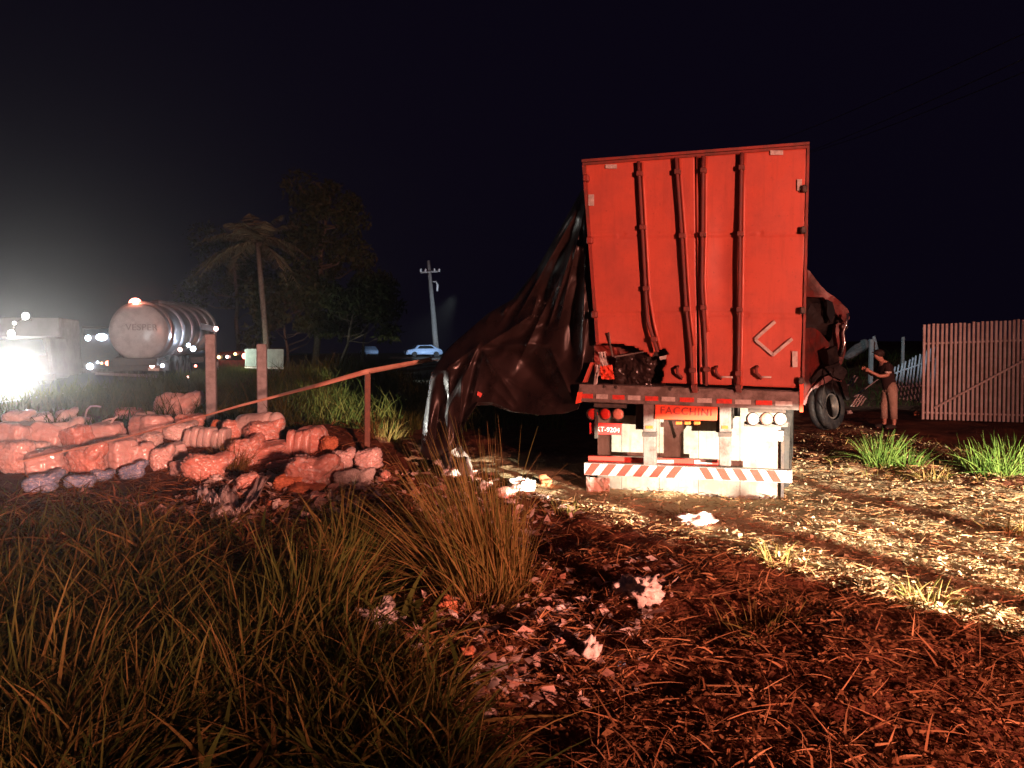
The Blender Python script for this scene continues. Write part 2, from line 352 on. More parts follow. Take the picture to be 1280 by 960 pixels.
def strips(name, P0, D, L, B, W, tint, seg=4, taper=True, side=None):
    """ribbons: pos(t) = P0 + D L t + B t^2, tapered"""
    P0, D, B = (np.asarray(a, float) for a in (P0, D, B)); N = len(P0)
    L = np.asarray(L)[:, None]; W = np.asarray(W)[:, None]
    if side is None:
        r = rng.normal(size=(N, 3)); side = np.cross(D, r)
    side = side / (np.linalg.norm(side, axis=1, keepdims=True) + 1e-9)
    rows = []
    for i in range(seg + 1):
        t = i / seg; p = P0 + D * L * t + B * t * t
        w = W * ((1 - t ** 1.6) * .92 + .08 if taper else 1.0) * .5
        rows += [p - side * w, p + side * w]
    V = np.stack(rows, 1).reshape(-1, 3)
    base = (np.arange(N) * (2 * (seg + 1)))[:, None]
    F = np.concatenate([base + np.array([[2 * i, 2 * i + 1, 2 * i + 3, 2 * i + 2]]) for i in range(seg)], 1).reshape(-1, 4)
    return np_mesh(name, V, F, np.repeat(np.asarray(tint), 2 * (seg + 1)))
def grass_mesh(name, XY, hmin, hmax, lean=.5, w=.012, tint=(0, 1), seg=5, wind=(0, 0)):
    n = len(XY); Z = np.array([terrain(x, y) for x, y in XY]) - .02
    P0 = np.column_stack([XY, Z]); a = rng.uniform(0, 2 * np.pi, n)
    sp = rng.uniform(.05, .45, n) * lean
    D = np.column_stack([np.cos(a) * sp + wind[0] * .4, np.sin(a) * sp + wind[1] * .4, np.ones(n)]); D /= np.linalg.norm(D, axis=1, keepdims=True)
    L = rng.uniform(hmin, hmax, n) * rng.uniform(.6, 1, n)
    bl = rng.uniform(.1, .8, n) * lean
    B = np.column_stack([np.cos(a) * bl + wind[0], np.sin(a) * bl + wind[1], -bl * .45]) * L[:, None]
    return strips(name, P0, D, L, B, rng.uniform(.5, 1.3, n) * w, rng.uniform(tint[0], tint[1], n), seg)
def tussock(name, c, n, r, h, lean, w, tint, m, label, cat='grass clump', wind=(0, 0), group=None):
    a = rng.uniform(0, 2 * np.pi, n); q = np.sqrt(rng.uniform(0, 1, n)) * r
    XY = np.column_stack([c.x + np.cos(a) * q, c.y + np.sin(a) * q])
    P0 = np.column_stack([XY, [terrain(x, y) - .02 for x, y in XY]])
    sp = (q / r * .45 + rng.normal(0, .24, n)) * lean; a = a + rng.normal(0, .7, n)
    D = np.column_stack([np.cos(a) * sp + wind[0], np.sin(a) * sp + wind[1], np.ones(n)]); D /= np.linalg.norm(D, axis=1, keepdims=True)
    L = rng.uniform(.35, 1, n) * h
    bl = (rng.uniform(.0, .4, n) + rng.uniform(.5, 1.6, n) * (rng.uniform(0, 1, n) > .80)) * lean
    B = np.column_stack([np.cos(a) * bl + wind[0] * .3, np.sin(a) * bl, -bl * .5]) * L[:, None]
    o = link(name, strips(name, P0, D, L, B, rng.uniform(.5, 1.2, n) * w, rng.uniform(tint[0], tint[1], n), 6), m)
    recentre(o); return props(o, label, cat, group)

# ------------------------------------------------------------------ setting: ground, road, track
def warp(lo, hi, fine0, fine1, step, grow):
    a = list(np.arange(fine0, fine1, step)); s = step; v = fine1
    while v < hi: a.append(v); s *= grow; v += s
    a.append(hi); s = step; v = fine0 - step
    while v > lo: a.insert(0, v); s *= grow; v -= s
    a.insert(0, lo); return a
xs = warp(-240, 240, -5.2, 6.4, .06, 1.09); ys = warp(-60, 290, 1.9, 12.0, .06, 1.06)
V = [(x, y, terrain(x, y)) for y in ys for x in xs]; nx = len(xs)
i0 = (np.arange(len(ys) - 1)[:, None] * nx + np.arange(nx - 1)[None, :]).ravel()
me = np_mesh('ground', V, np.column_stack([i0, i0 + 1, i0 + nx + 1, i0 + nx]))
da = me.attributes.new('dry', 'FLOAT', 'POINT')  # carries the painted headlamp strip to the soil colour
da.data.foreach_set('value', [lit_band(x, y) for x, y, z in V])
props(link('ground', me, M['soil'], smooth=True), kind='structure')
def ribbon(name, ctr, half, dz, m, n=60, t0=-60, t1=250, off=0.0):
    V = []; F = []
    for i in range(n + 1):
        t = t0 + (t1 - t0) * i / n; p = RA + RD * t
        for k in (-half, half):
            q = p + RN * (off + k); V.append((q.x, q.y, road_z(q.y) + dz + .04))
        if i: F.append((2 * i - 2, 2 * i - 1, 2 * i + 1, 2 * i))
    return props(link(name, np_mesh(name, V, F), m), kind='structure')
ribbon('road', RA, 4.0, 0.06, M['asphalt'])
for off in (-3.7, 3.7): ribbon('road_edge_line', RA, .07, 0.066, M['line'], off=off)
tr = []
for i in range(41):
    y = 26 + i * 1.7; c = -3.6 - (y - 26) * .065
    for j in range(7): x = c + (j - 3) * 1.1; tr.append((x, y, terrain(x, y) + .02))
trF = [(i * 7 + j, i * 7 + j + 1, i * 7 + j + 8, i * 7 + j + 7) for i in range(40) for j in range(6)]
props(link('dirt_track', np_mesh('dirt_track', tr, trF), M['track'], smooth=True), kind='structure')

# ------------------------------------------------------------------ the trailer
A0 = P(728, 300, 9.2); B0 = P(1012, 300, 8.3)
TT = Vector((B0.x - A0.x, B0.y - A0.y, 0)).normalized(); NN = Vector((TT.y, -TT.x, 0)); FWD = -NN
def F(px, py, w=0.0):
    d = ray(px, py); o = A0 + NN * w
    return CAM + d * ((o - CAM).dot(NN) / d.dot(NN))
def fbox(bm, q, w0, w1, bevel=0.0):
    hexa(bm, [F(x, y, w1) for x, y in q] + [F(x, y, w1) - NN * (w1 - w0) for x, y in q], bevel)
def rect(x0, y0, x1, y1): return [(x0, y0), (x1, y0), (x1, y1), (x0, y1)]
base = F(870, 625, -1.0); base.z = 0
trailer = thing('truck_trailer', 'tall red box trailer with dented rear doors and a striped white and red bumper', 'trailer', base)
TL, TR, BR, BL = (728, 203), (1012, 181), (1005, 489), (747, 479)
def quadpx(u, v):
    a = (TL[0] + (TR[0] - TL[0]) * u, TL[1] + (TR[1] - TL[1]) * u); b = (BL[0] + (BR[0] - BL[0]) * u, BL[1] + (BR[1] - BL[1]) * u)
    return a[0] + (b[0] - a[0]) * v, a[1] + (b[1] - a[1]) * v
HOLE = [(738, 431), (765, 429), (789, 432), (806, 440), (814, 446), (822, 434), (832, 436), (836, 442), (831, 446), (834, 455), (828, 461), (829, 470), (826, 482), (738, 480)]
def inside(x, y, poly):
    c = False; j = len(poly) - 1
    for i in range(len(poly)):
        if (poly[i][1] > y) != (poly[j][1] > y) and x < (poly[j][0] - poly[i][0]) * (y - poly[i][1]) / (poly[j][1] - poly[i][1]) + poly[i][0]: c = not c
        j = i
    return c
def seam_u(v): return .497 - .008 * v
def door(name, left):
    nu, nv = 70, 110; bm = bmesh.new(); grid = []; pix = []
    for j in range(nv + 1):
        v = .012 + j / nv * .976; r = []; pr = []
        for i in range(nu + 1):
            s = i / nu; a, b = (.012, seam_u(v) - .0045) if left else (seam_u(v) + .0045, .988)
            u = a + (b - a) * s; x, y = quadpx(u, v)
            w = .012 * noise.noise(Vector((u * 3, v * 4, 3 if left else 8)))
            dd = math.hypot(x - 800, (y - 440) * 1.1)
            w -= .05 * math.exp(-(dd / 40) ** 2) if left else 0
            if not left:                                             # crease running down from the seam
                cx = 868 + (y - 200) * .03; w += .035 * math.exp(-((x - cx) / 5.0) ** 2) * sm((y - 190) / 60)
                w -= .03 * math.exp(-((x - 905) / 18) ** 2 - ((y - 330) / 60) ** 2)
            w -= .014 * (abs(y - (293 - (x - 870) * .01)) < 1.4) + .014 * (abs(y - (393 + (x - 870) * .012)) < 1.4)
            r.append(bm.verts.new(F(x, y, w))); pr.append((x, y))
        grid.append(r); pix.append(pr)
    for j in range(nv):
        for i in range(nu):
            cx = (pix[j][i][0] + pix[j + 1][i + 1][0]) / 2; cy = (pix[j][i][1] + pix[j + 1][i + 1][1]) / 2
            if left and inside(cx + 1.2 * noise.noise(Vector((cx * .3, cy * .3, 0))), cy, HOLE): continue
            bm.faces.new((grid[j][i], grid[j][i + 1], grid[j + 1][i + 1], grid[j + 1][i]))
    bmesh.ops.delete(bm, geom=[v for v in bm.verts if not v.link_faces], context='VERTS')
    o = fin(name, bm, M['red'], trailer, True, label='red rear door with its bottom torn open' if left else None)
    if o.data.polygons[0].normal.dot(NN) < 0: o.data.flip_normals()
    md = o.modifiers.new('thick', 'SOLIDIFY'); md.thickness = .035; md.offset = -1
    return o
dl = door('rear_door', True); dr = door('rear_door', False)
# body: roof, floor, walls reaching forward
LEN = 8.5
def slab(name, q, m, w0, w1): return one(name, lambda bm: hexa(bm, [F(x, y) + NN * w1 for x, y in q] + [F(x, y) + NN * w0 for x, y in q]), m, trailer)
slab('roof', [(728, 200), (1012, 178), (1012, 181.5), (728, 203.5)], M['red_dull'], -LEN, .03)
slab('side_wall', [(1008.5, 182), (1011.5, 182), (1004.5, 488), (1001.5, 488)], M['red_dull'], -LEN, -.05)
slab('floor', [(746, 480), (1004, 489), (1004, 496), (722, 489)], M['dark_steel'], -LEN, -.06)
slab('front_wall', [(730, 204), (1008, 183), (1002, 488), (748, 480)], M['dark_steel'], -LEN + .02, -LEN + .08)
fr = one('door_frame', lambda bm: [fbox(bm, [(728, 203.5), (1012, 181.5), (1011.9, 184.5), (728.2, 206.5)], -.08, .022),
     fbox(bm, [(727.6, 206.6), (731.6, 206.4), (748.5, 431), (745.0, 431)], -.08, .018),
     fbox(bm, [(1008.6, 184.6), (1012, 184.5), (1005.2, 487), (1002, 487)], -.08, .018)], M['red_dull'], trailer)
def rod(name, pts, m, r=.021, w=.065):
    o = one(name, lambda bm: tube(bm, [F(x, y, w) for x, y in pts], r, 8), m, trailer, True)
    for k in (.06, .34, .66, .93):
        i = k * (len(pts) - 1); a = pts[int(i)]; b = pts[min(int(i) + 1, len(pts) - 1)]; f = i - int(i)
        x = a[0] + (b[0] - a[0]) * f; y = a[1] + (b[1] - a[1]) * f
        one('bracket', lambda bm: fbox(bm, rect(x - 4, y - 3.2, x + 4, y + 3.2), .008, .095, .008), M['rod'], o)
    return o
def poly(pts, n=13):
    seg = [math.dist(a, b) for a, b in zip(pts, pts[1:])]; tot = sum(seg); out = []
    for i in range(n):
        d = tot * i / (n - 1); k = 0
        while k < len(seg) - 1 and d > seg[k]: d -= seg[k]; k += 1
        f = d / seg[k]; out.append((pts[k][0] + (pts[k + 1][0] - pts[k][0]) * f, pts[k][1] + (pts[k + 1][1] - pts[k][1]) * f))
    return out
rod('lock_rod', poly([(798, 202), (803, 290), (808, 385), (809, 400), (822, 440)]), M['rod_dark'])
rod('lock_rod', poly([(845, 197), (852, 293), (858, 392), (863, 432), (866, 483)]), M['rod_dark'])
rod('lock_rod', poly([(879, 195), (878, 290), (877, 357), (881, 420), (883, 482)]), M['rod_dark'])
rod('lock_rod', poly([(927, 191), (925, 292), (924, 390), (922, 488)]), M['rod_dark'])
# pale rib beside each rod (the pressed edge of the door sheet)
for pts in ([(803, 203), (808, 290), (813, 385), (826, 437)], [(849.5, 198), (857, 293), (863, 392), (868, 432)], [(883, 196), (882.5, 290), (881, 357), (885, 415)], [(931, 192), (929.5, 292), (928, 390), (926, 486)]):
    one('door_rib', lambda bm: tube(bm, [F(x, y, .014) for x, y in poly(pts, 8)], .018, 6), M['red'], trailer, True)
for x, y in ((1006, 235), (1004.5, 287), (1003.5, 388), (1001.5, 476), (732, 222), (736.5, 300), (742.5, 393)):
    one('hinge', lambda bm: fbox(bm, rect(x - 4, y - 4.5, x + 3.5, y + 4.5), .0, .075, .014), M['red_dull'] if x < 800 else M['dark_steel'], trailer)
for q in (rect(757, 205.5, 771, 210.5), rect(963, 188, 979, 193.5), rect(735.5, 243, 742.5, 257), rect(996.5, 224, 1002.5, 238), rect(990.5, 439, 997, 459)):
    one('reflector_sticker', lambda bm: fbox(bm, q, .019, .025), M['refl_w'], trailer)
for a, b in (((969, 402), (944, 424)), ((944, 424.5), (967, 444)), ((966, 444), (990.5, 423.5))):
    dx, dy = b[0] - a[0], b[1] - a[1]; L = math.hypot(dx, dy); ox, oy = -dy / L * 1.9, dx / L * 1.9
    one('placard_frame', lambda bm: fbox(bm, [(a[0] + ox, a[1] + oy), (b[0] + ox, b[1] + oy), (b[0] - ox, b[1] - oy), (a[0] - ox, a[1] - oy)], .012, .034), M['refl_w'], trailer)
for x in (847.5, 896, 946.5):
    one('hook', lambda bm: tube(bm, [F(x, 458, .02), F(x - 1.5, 461, .07), F(x - .5, 467, .075), F(x + 3.5, 470.5, .06), F(x + 4.5, 473, .02)], .017, 8), M['rod_dark'], trailer, True)
for x0, x1 in ((899, 916), (949, 964)):
    one('latch_bar', lambda bm: tube(bm, [F(x0, 471, .03), F(x1, 471.5, .03)], .012, 6), M['refl_w'], trailer, True)
# crumpled sheet pushed in behind the tear, and what hangs in it
def crumple(name, pts, w, m, parent, amp=.08, seed=0, nu=24, nv=14, fr_=F):
    """a dented sheet between four pixel corners at depth w"""
    bm = bmesh.new(); g = []
    for j in range(nv + 1):
        r = []
        for i in range(nu + 1):
            u, v = i / nu, j / nv
            x = (pts[0][0] * (1 - u) + pts[1][0] * u) * (1 - v) + (pts[3][0] * (1 - u) + pts[2][0] * u) * v
            y = (pts[0][1] * (1 - u) + pts[1][1] * u) * (1 - v) + (pts[3][1] * (1 - u) + pts[2][1] * u) * v
            k = noise.noise(Vector((u * 4, v * 3, seed))) + .6 * abs(noise.noise(Vector((u * 9, v * 6, seed + 4))))
            r.append(bm.verts.new(fr_(x, y, w + amp * k)))
        g.append(r)
    for j in range(nv):
        for i in range(nu): bm.faces.new((g[j][i], g[j][i + 1], g[j + 1][i + 1], g[j + 1][i]))
    o = fin(name, bm, m, parent); md = o.modifiers.new('thick', 'SOLIDIFY'); md.thickness = .006
    return o
crumple('torn_sheet', [(742, 426), (826, 434), (838, 462), (744, 470)], -.42, M['red_dull'], trailer, .10, 2)
crumple('torn_lining', [(770, 446), (834, 434), (832, 482), (766, 482)], -.22, M['tarp'], trailer, .10, 6)
one('bent_strut', lambda bm: tube(bm, [F(761, 416, .05), F(763, 432, -.02), F(766, 446, -.1)], .012, 6), M['steel'], trailer)
one('bent_strut', lambda bm: tube(bm, [F(768, 446, -.1), F(786, 443, -.1), F(804, 440, -.06)], .010, 6), M['steel'], trailer)
one('corner_post', lambda bm: fbox(bm, [(738, 453), (741, 453), (732.5, 478), (728, 478)], -.05, .03), M['red'], trailer)
one('corner_post', lambda bm: fbox(bm, [(999.5, 476), (1004.5, 476), (1004, 515), (999.5, 515)], -.03, .06), M['orange'], trailer)
one('corner_post', lambda bm: fbox(bm, [(722, 490), (728, 490), (726, 503), (719, 505)], -.03, .06), M['orange'], trailer)
crumple('torn_bracket', [(748, 440), (756, 440), (760, 457), (752, 458)], .03, M['refl_w'], trailer, .03, 9, 6, 6)
crumple('torn_bracket', [(750, 458), (765, 456), (768, 474), (752, 474)], .04, M['orange'], trailer, .06, 12, 8, 8)
crumple('torn_bracket', [(745, 456), (750, 456), (746, 480), (742, 482)], .05, M['refl_w'], trailer, .04, 15, 6, 6)
one('torn_edge', lambda bm: fbox(bm, [(824, 446), (833, 444), (832, 449), (825, 450)], .0, .03), M['refl_w'], trailer)
# rear beam with reflectors
beam = one('rear_beam', lambda bm: fbox(bm, [(724, 480), (1003, 490), (1000, 513), (721, 502)], -.16, .05, .006), M['steel'], trailer)
x = 727.0; k = 0
while x < 995:
    w_ = 14 + .03 * (x - 727); y0 = 492 + (x - 727) * .0385
    one('reflector_strip', lambda bm: fbox(bm, [(x, y0), (x + w_, y0 + .5), (x + w_, y0 + 6.2), (x, y0 + 5.7)], .051, .056), M['refl_r'] if k % 2 == 0 else M['refl_w'], trailer)
    x += w_ + (6 if k % 2 else 4); k += 1
for x, y in ((770, 484), (838, 486), (756, 483), (872, 487)):
    one('bolt', lambda bm: lathe(bm, F(x, y, .05), NN, [(0, .02), (.015, .02), (.022, .012)], 8), M['dark_steel'], trailer)
for x in (868, 923):
    one('rod_foot', lambda bm: fbox(bm, [(x - 5, 481), (x + 3, 481), (x + 4, 491), (x - 3, 491)], .052, .10, .006), M['rod'], trailer)
board = one('name_board', lambda bm: fbox(bm, [(819, 503), (897, 505), (896, 526), (818.5, 524)], .02, .045, .004), M['orange'], trailer)
def face_mtx(px, py, w):
    Mx = Matrix.Identity(4); up = Vector((0, 0, 1)); Mx.col[0][:3] = TT; Mx.col[1][:3] = up; Mx.col[2][:3] = NN; Mx.col[3][:3] = F(px, py, w); return Mx
text_mesh('lettering', 'FACCHINI', .118, face_mtx(857.5, 514.5, .047) @ Matrix.Rotation(R(-1.2), 4, 'Z'), M['letter_dark'], board, .003, 1.12)
for x in (848, 859, 871):
    one('marker_lamp', lambda bm: fbox(bm, rect(x - 4, 527, x + 4, 531), .0, .05, .008), M['lens_o'], trailer)
def lampset(xs, y, kinds):
    for x, kd in zip(xs, kinds):
        o = one('tail_lamp', lambda bm: lathe(bm, F(x, y, .01), NN, [(0, .072), (.03, .074), (.05, .068)], 20), M['dark_steel'], trailer, True)
        one('lens', lambda bm: lathe(bm, F(x, y, .055), NN, [(0, .064), (.012, .062), (.024, .04), (.028, .01)], 20), M[kd], o, True)
lampset((741, 757, 773), 517.5, ('lens_r', 'lens_r', 'lens_p')); lampset((941, 958, 975), 523.5, ('lens_w', 'lens_p', 'lens_w'))
one('lamp_bracket', lambda bm: fbox(bm, [(935, 509), (982, 510), (982, 516.5), (935, 515.5)], -.06, .03, .004), M['dark_steel'], trailer)
one('lamp_bracket', lambda bm: fbox(bm, [(742, 504), (782, 505.5), (782, 510.5), (742, 509)], -.06, .03, .004), M['dark_steel'], trailer)
one('lamp_bracket', lambda bm: fbox(bm, [(930, 527), (985, 528), (985, 534), (930, 533)], -.05, .0, .004), M['steel'], trailer)
plate = one('licence_plate', lambda bm: fbox(bm, [(736.5, 528), (777.5, 529.5), (777, 544), (736.5, 542.5)], .0, .018, .004), M['plate_red'], trailer)
text_mesh('lettering', 'AKT-9204', .080, face_mtx(757, 537, .020) @ Matrix.Rotation(R(-1.5), 4, 'Z'), M['letter_white'], plate, .002, 1.0)
one('strap', lambda bm: fbox(bm, rect(743.2, 512, 746, 548), .02, .09), M['black'], trailer)
one('blank_plate', lambda bm: fbox(bm, [(935, 538), (979, 539), (978.5, 551.5), (935, 550.5)], .0, .018, .004), M['white'], trailer)
# underrun posts and bumper
for x0, x1 in ((804, 819), (899, 913)):
    p_ = one('underrun_post', lambda bm: fbox(bm, [(x0, 503), (x1, 504), (x1, 583), (x0, 582)], -.10, .02, .006), M['steel'], trailer)
    one('clamp', lambda bm: fbox(bm, rect(x0 - 1.5, 540, x1 + 1.5, 546), -.02, .045, .004), M['dark_steel'], p_)
    one('reflector_strip', lambda bm: fbox(bm, rect(x0 + 3, 532, x1 - 3, 536), .021, .026), M['lens_o'], p_)
bump = one('bumper', lambda bm: fbox(bm, [(730, 578.5), (990, 588.5), (990, 604), (730, 593.5)], -.10, .025, .004), M['refl_w'], trailer)
def by(x): return 578.9 + (x - 730) * .03846
x = 729.0; k = 0
while x < 985:
    s = 11 if x < 846 else -9; p = 10.6
    q = [(max(731, x + s), by(x + s)), (max(731.5, x + s + p), by(x + s + p)), (max(731, x + p), by(x + p) + 14.3), (max(730.5, x), by(x) + 14.3)]
    if abs(x - 850) > 8:
        if s < 0: q = [(px + 9, by(px + 9) + (14.3 if i > 1 else 0)) for i, (px, py) in enumerate(q)]
        if max(a for a, b in q) < 990: one('stripe', lambda bm: fbox(bm, q, .026, .030), M['refl_r'], bump)
    x += 20.6 if x < 846 else 21.0
one('inner_bar', lambda bm: fbox(bm, [(735, 570), (897, 575), (897, 583), (735, 578)], -.34, -.24, .004), M['refl_r'], trailer)
for x0 in (820, 868): one('reflector_strip', lambda bm: fbox(bm, rect(x0, 575, x0 + 22, 580), -.238, -.232), M['refl_w'], trailer)
# white spray flaps
WF = -.75
for x0, x1 in ((747, 776.8), (777.4, 823.7), (824.3, 872.7), (873.3, 924.7), (925.3, 976)):
    t_ = 519 if x0 < 900 else 506
    one('flap_panel', lambda bm: fbox(bm, [(x0, t_), (x1, t_ + 1.5), (x1, 620 + (x1 - 745) * .038), (x0, 620 + (x0 - 745) * .038)], WF - .02, WF + .006 * noise.noise(Vector((x0, 0, 0)))), M['flap'], trailer)
one('mudguard_edge', lambda bm: fbox(bm, [(976.5, 538), (980.5, 538), (979.5, 628), (976, 628)], WF - .05, WF + .05), M['dark_steel'], trailer)
crumple('mud_curtain', [(733, 596), (762, 598), (762, 636), (734, 640)], -.45, M['wrap_deep'], trailer, .08, 20, 12, 12)
one('torn_lining', lambda bm: fbox(bm, [(838, 521), (862, 527), (856, 536), (846, 548), (838, 552)][:4], -.70, -.68), M['flap'], trailer)
# chassis and wheels
for off in (.62, 1.55):
    one('chassis_rail', lambda bm: hexa(bm, [A0 + TT * (off + a) + NN * w + Vector((0, 0, z - A0.z)) for w in (-.16, -LEN) for a, z in ((0, .78), (.14, .78), (.14, 1.08), (0, 1.08))]), M['dark_steel'], trailer)
def wheel(parent, c, axis, r, wd, m=M['black']):
    t = one('tyre', lambda bm: lathe(bm, c, axis, [(-wd / 2, r * .60), (-wd / 2, r * .93), (-wd * .38, r), (-wd * .1, r), (-wd * .09, r * .97), (wd * .09, r * .97), (wd * .1, r), (wd * .38, r), (wd / 2, r * .93), (wd / 2, r * .60)], 28, False), m, parent, True)
    one('rim', lambda bm: lathe(bm, c, axis, [(-wd * .4, r * .58), (-wd * .42, r * .5), (-wd * .2, r * .4), (-wd * .2, r * .22), (-wd * .36, r * .2), (-wd * .36, .02), (wd * .36, .02), (wd * .36, r * .2), (wd * .2, r * .22), (wd * .2, r * .4), (wd * .42, r * .5), (wd * .4, r * .58)], 20), M['dark_steel'], t, True)
    return t
for k in range(3):
    for off in (.22, 2.08):
        c = A0 + TT * off + NN * (-1.5 - 1.25 * k); c.z = terrain(c.x, c.y) + .49; wheel(trailer, c, TT, .5, .5)

# ------------------------------------------------------------------ tarpaulin hanging from the trailer's left side
Lc = [(0, 727, 238, 9.45), (.15, 702, 283, 9.9), (.3, 672, 335, 10.4), (.42, 641, 374, 10.8), (.5, 610, 392, 11.1), (.6, 566, 430, 11.3), (.7, 541, 455, 11.3), (.8, 532, 498, 11.2), (.9, 527, 535, 11.1), (1, 526, 566, 11.0)]
Rc = [(0, 731, 236, 9.3), (.15, 735, 290, 9.3), (.3, 738, 340, 9.3), (.42, 741, 380, 9.28), (.5, 743, 410, 9.26), (.6, 743, 440, 9.25), (.7, 738, 468, 9.25), (.8, 730, 492, 9.25), (.9, 726, 505, 9.25), (1, 722, 512, 9.25)]
Bc = [(0, 526, 566), (.08, 540, 577), (.16, 570, 560), (.24, 582, 528), (.32, 597, 503), (.42, 615, 503), (.52, 640, 514), (.68, 675, 519), (.85, 705, 517), (1, 722, 512)]
def interp(C, t):
    for a, b in zip(C, C[1:]):
        if t <= b[0]:
            f = (t - a[0]) / (b[0] - a[0]); return [p + (q - p) * f for p, q in zip(a[1:], b[1:])]
    return list(C[-1][1:])
CREASE = [  # x0, y0, x1, y1, height, width: sharp folds in the hanging plastic
 (728, 238, 648, 374, .10, 7), (727, 246, 622, 428, -.10, 9), (722, 262, 640, 408, .12, 6), (719, 300, 684, 414, .17, 7), (716, 330, 668, 440, -.12, 9), (733, 300, 728, 430, .12, 6), (727, 330, 712, 450, -.12, 8), (739, 360, 724, 480, .10, 6),
 (640, 371, 629, 392, .10, 4), (618, 384, 606, 404, .09, 4), (663, 395, 600, 436, .13, 6), (690, 400, 606, 440, -.08, 7), (672, 372, 664, 398, .09, 4),
 (726, 252, 634, 392, .09, 5), (724, 280, 655, 424, -.10, 8), (729, 270, 700, 400, .10, 5), (708, 330, 650, 450, .10, 6),
 (598, 432, 540, 474, .10, 6), (597, 434, 552, 530, .15, 7), (600, 440, 572, 545, -.13, 7), (604, 444, 590, 500, .13, 5), (586, 440, 540, 545, -.12, 8), (603, 438, 645, 500, .11, 6), (604, 434, 676, 452, -.08, 8), (606, 430, 690, 430, .07, 6),
 (541, 456, 533, 560, .20, 8), (552, 462, 545, 560, -.12, 8), (562, 470, 560, 560, .10, 6), (578, 470, 575, 540, .09, 5), (630, 470, 690, 508, .08, 7), (650, 450, 700, 500, -.07, 8), (690, 440, 716, 500, .09, 6), (612, 480, 640, 508, .07, 5)]
def fold(x, y):
    """sharp creases plus slack between them"""
    d = 0.0
    for x0, y0, x1, y1, amp, wd in CREASE:
        ex, ey = x1 - x0, y1 - y0; L2 = ex * ex + ey * ey; t = ((x - x0) * ex + (y - y0) * ey) / L2
        if -.15 < t < 1.15:
            dd = abs((x - x0) * ey - (y - y0) * ex) / math.sqrt(L2)
            if dd < wd * 5:
                k = sm((t + .15) / .3) * (1 - sm((t - .8) / .35)); d += amp * k * (math.exp(-dd / wd) if amp > 0 else math.exp(-(dd / wd) ** 2))
    d += .09 * noise.noise(Vector((x * .018, y * .018, 0))) + .025 * (abs(noise.noise(Vector((x * .045 + y * .03, y * .032, 4)))))
    d -= .22 * math.exp(-((x - 665) / 50) ** 2 - ((y - 470) / 40) ** 2)
    return d
bm = bmesh.new(); g = []; NU, NV = 210, 220
for j in range(NV + 1):
    t = j / NV; l = interp(Lc, t); r = interp(Rc, t); row = []
    for i in range(NU + 1):
        s = i / NU
        x = l[0] + (r[0] - l[0]) * s; y = l[1] + (r[1] - l[1]) * s
        sag = 12 * math.sin(math.pi * s) * sm(t / .3) * (1 - sm((t - .4) / .2)); y -= -sag * .5
        if t > .62:
            b = interp(Bc, s); f = sm((t - .62) / .38); x = x * (1 - f) + b[0] * f; y = y * (1 - f) + b[1] * f
        Y = l[2] + (r[2] - l[2]) * (s ** .8)
        edge = min(1, s * 12, (1 - s) * 8, t * 10)
        row.append(bm.verts.new(P(x, y, Y - fold(x, y) * edge)))
    g.append(row)
for j in range(NV):
    for i in range(NU): bm.faces.new((g[j][i], g[j][i + 1], g[j + 1][i + 1], g[j + 1][i]))
tarp = fin('tarpaulin', bm, M['tarp'], None, True)
md = tarp.modifiers.new('thick', 'SOLIDIFY'); md.thickness = .004
recentre(tarp); props(tarp, 'large dark creased tarpaulin hanging from the trailer and sagging to the grass', 'tarpaulin')
for q, m_, in (([(597, 489), (603, 492), (601, 497), (596, 494)], M['refl_r']), ([(604, 494), (614, 500), (612, 505), (602, 499)], M['refl_w']), ([(682, 508), (694, 507), (694, 511), (682, 512)], M['refl_w'])):
    a = np.array([P(x, y, 9.75 if x > 640 else 10.35) for x, y in q])
    def pq(bm): hexa(bm, [Vector(v) for v in a] + [Vector(v) + Vector((0, .02, 0)) for v in a])
    o = one('reflector_patch', pq, m_); o.parent = tarp; o.location = -Vector(tarp.location)
# load dark under the tarp
def rag(name, px, py, w, h, Y, m, label, cat, seed, rz=0.0, amp=.3, flat=1.0, sub=4):
    """crumpled lump resting where the pixel says"""
    q = G(px, py); w, h = w * q.y / F_PX, h * q.y / F_PX
    bm = bmesh.new(); bmesh.ops.create_icosphere(bm, subdivisions=sub, radius=1)
    for v in bm.verts:
        p = v.co.copy(); k = 1 + 1.5 * amp * noise.noise(p * 1.3 + Vector((seed, 0, 0))) - amp * 1.5 * abs(noise.noise(p * 2.6 + Vector((0, seed, 0)))) - amp * .9 * abs(noise.noise(p * 6 + Vector((0, 0, seed)))) + amp * .4 * noise.noise(p * 13)
        v.co = p * k; v.co.z *= flat
        if v.co.z < -.55: v.co.z = -.55 + (v.co.z + .55) * .2
    me = bpy.data.meshes.new(name)
    zs = [v.co.z for v in bm.verts]; xs_ = [v.co.x for v in bm.verts]
    sx = w / (max(xs_) - min(xs_)); sz = h / (max(zs) - min(zs)); z0 = min(zs)
    for v in bm.verts: v.co = Vector((v.co.x * sx, v.co.y * sx * .8, (v.co.z - z0) * sz))
    bm.to_mesh(me); bm.free()
    o = link(name, me, m, None, True); o.location = q - Vector((0, 0, .025)); o.rotation_euler = (0, 0, rz)
    return props(o, label, cat)

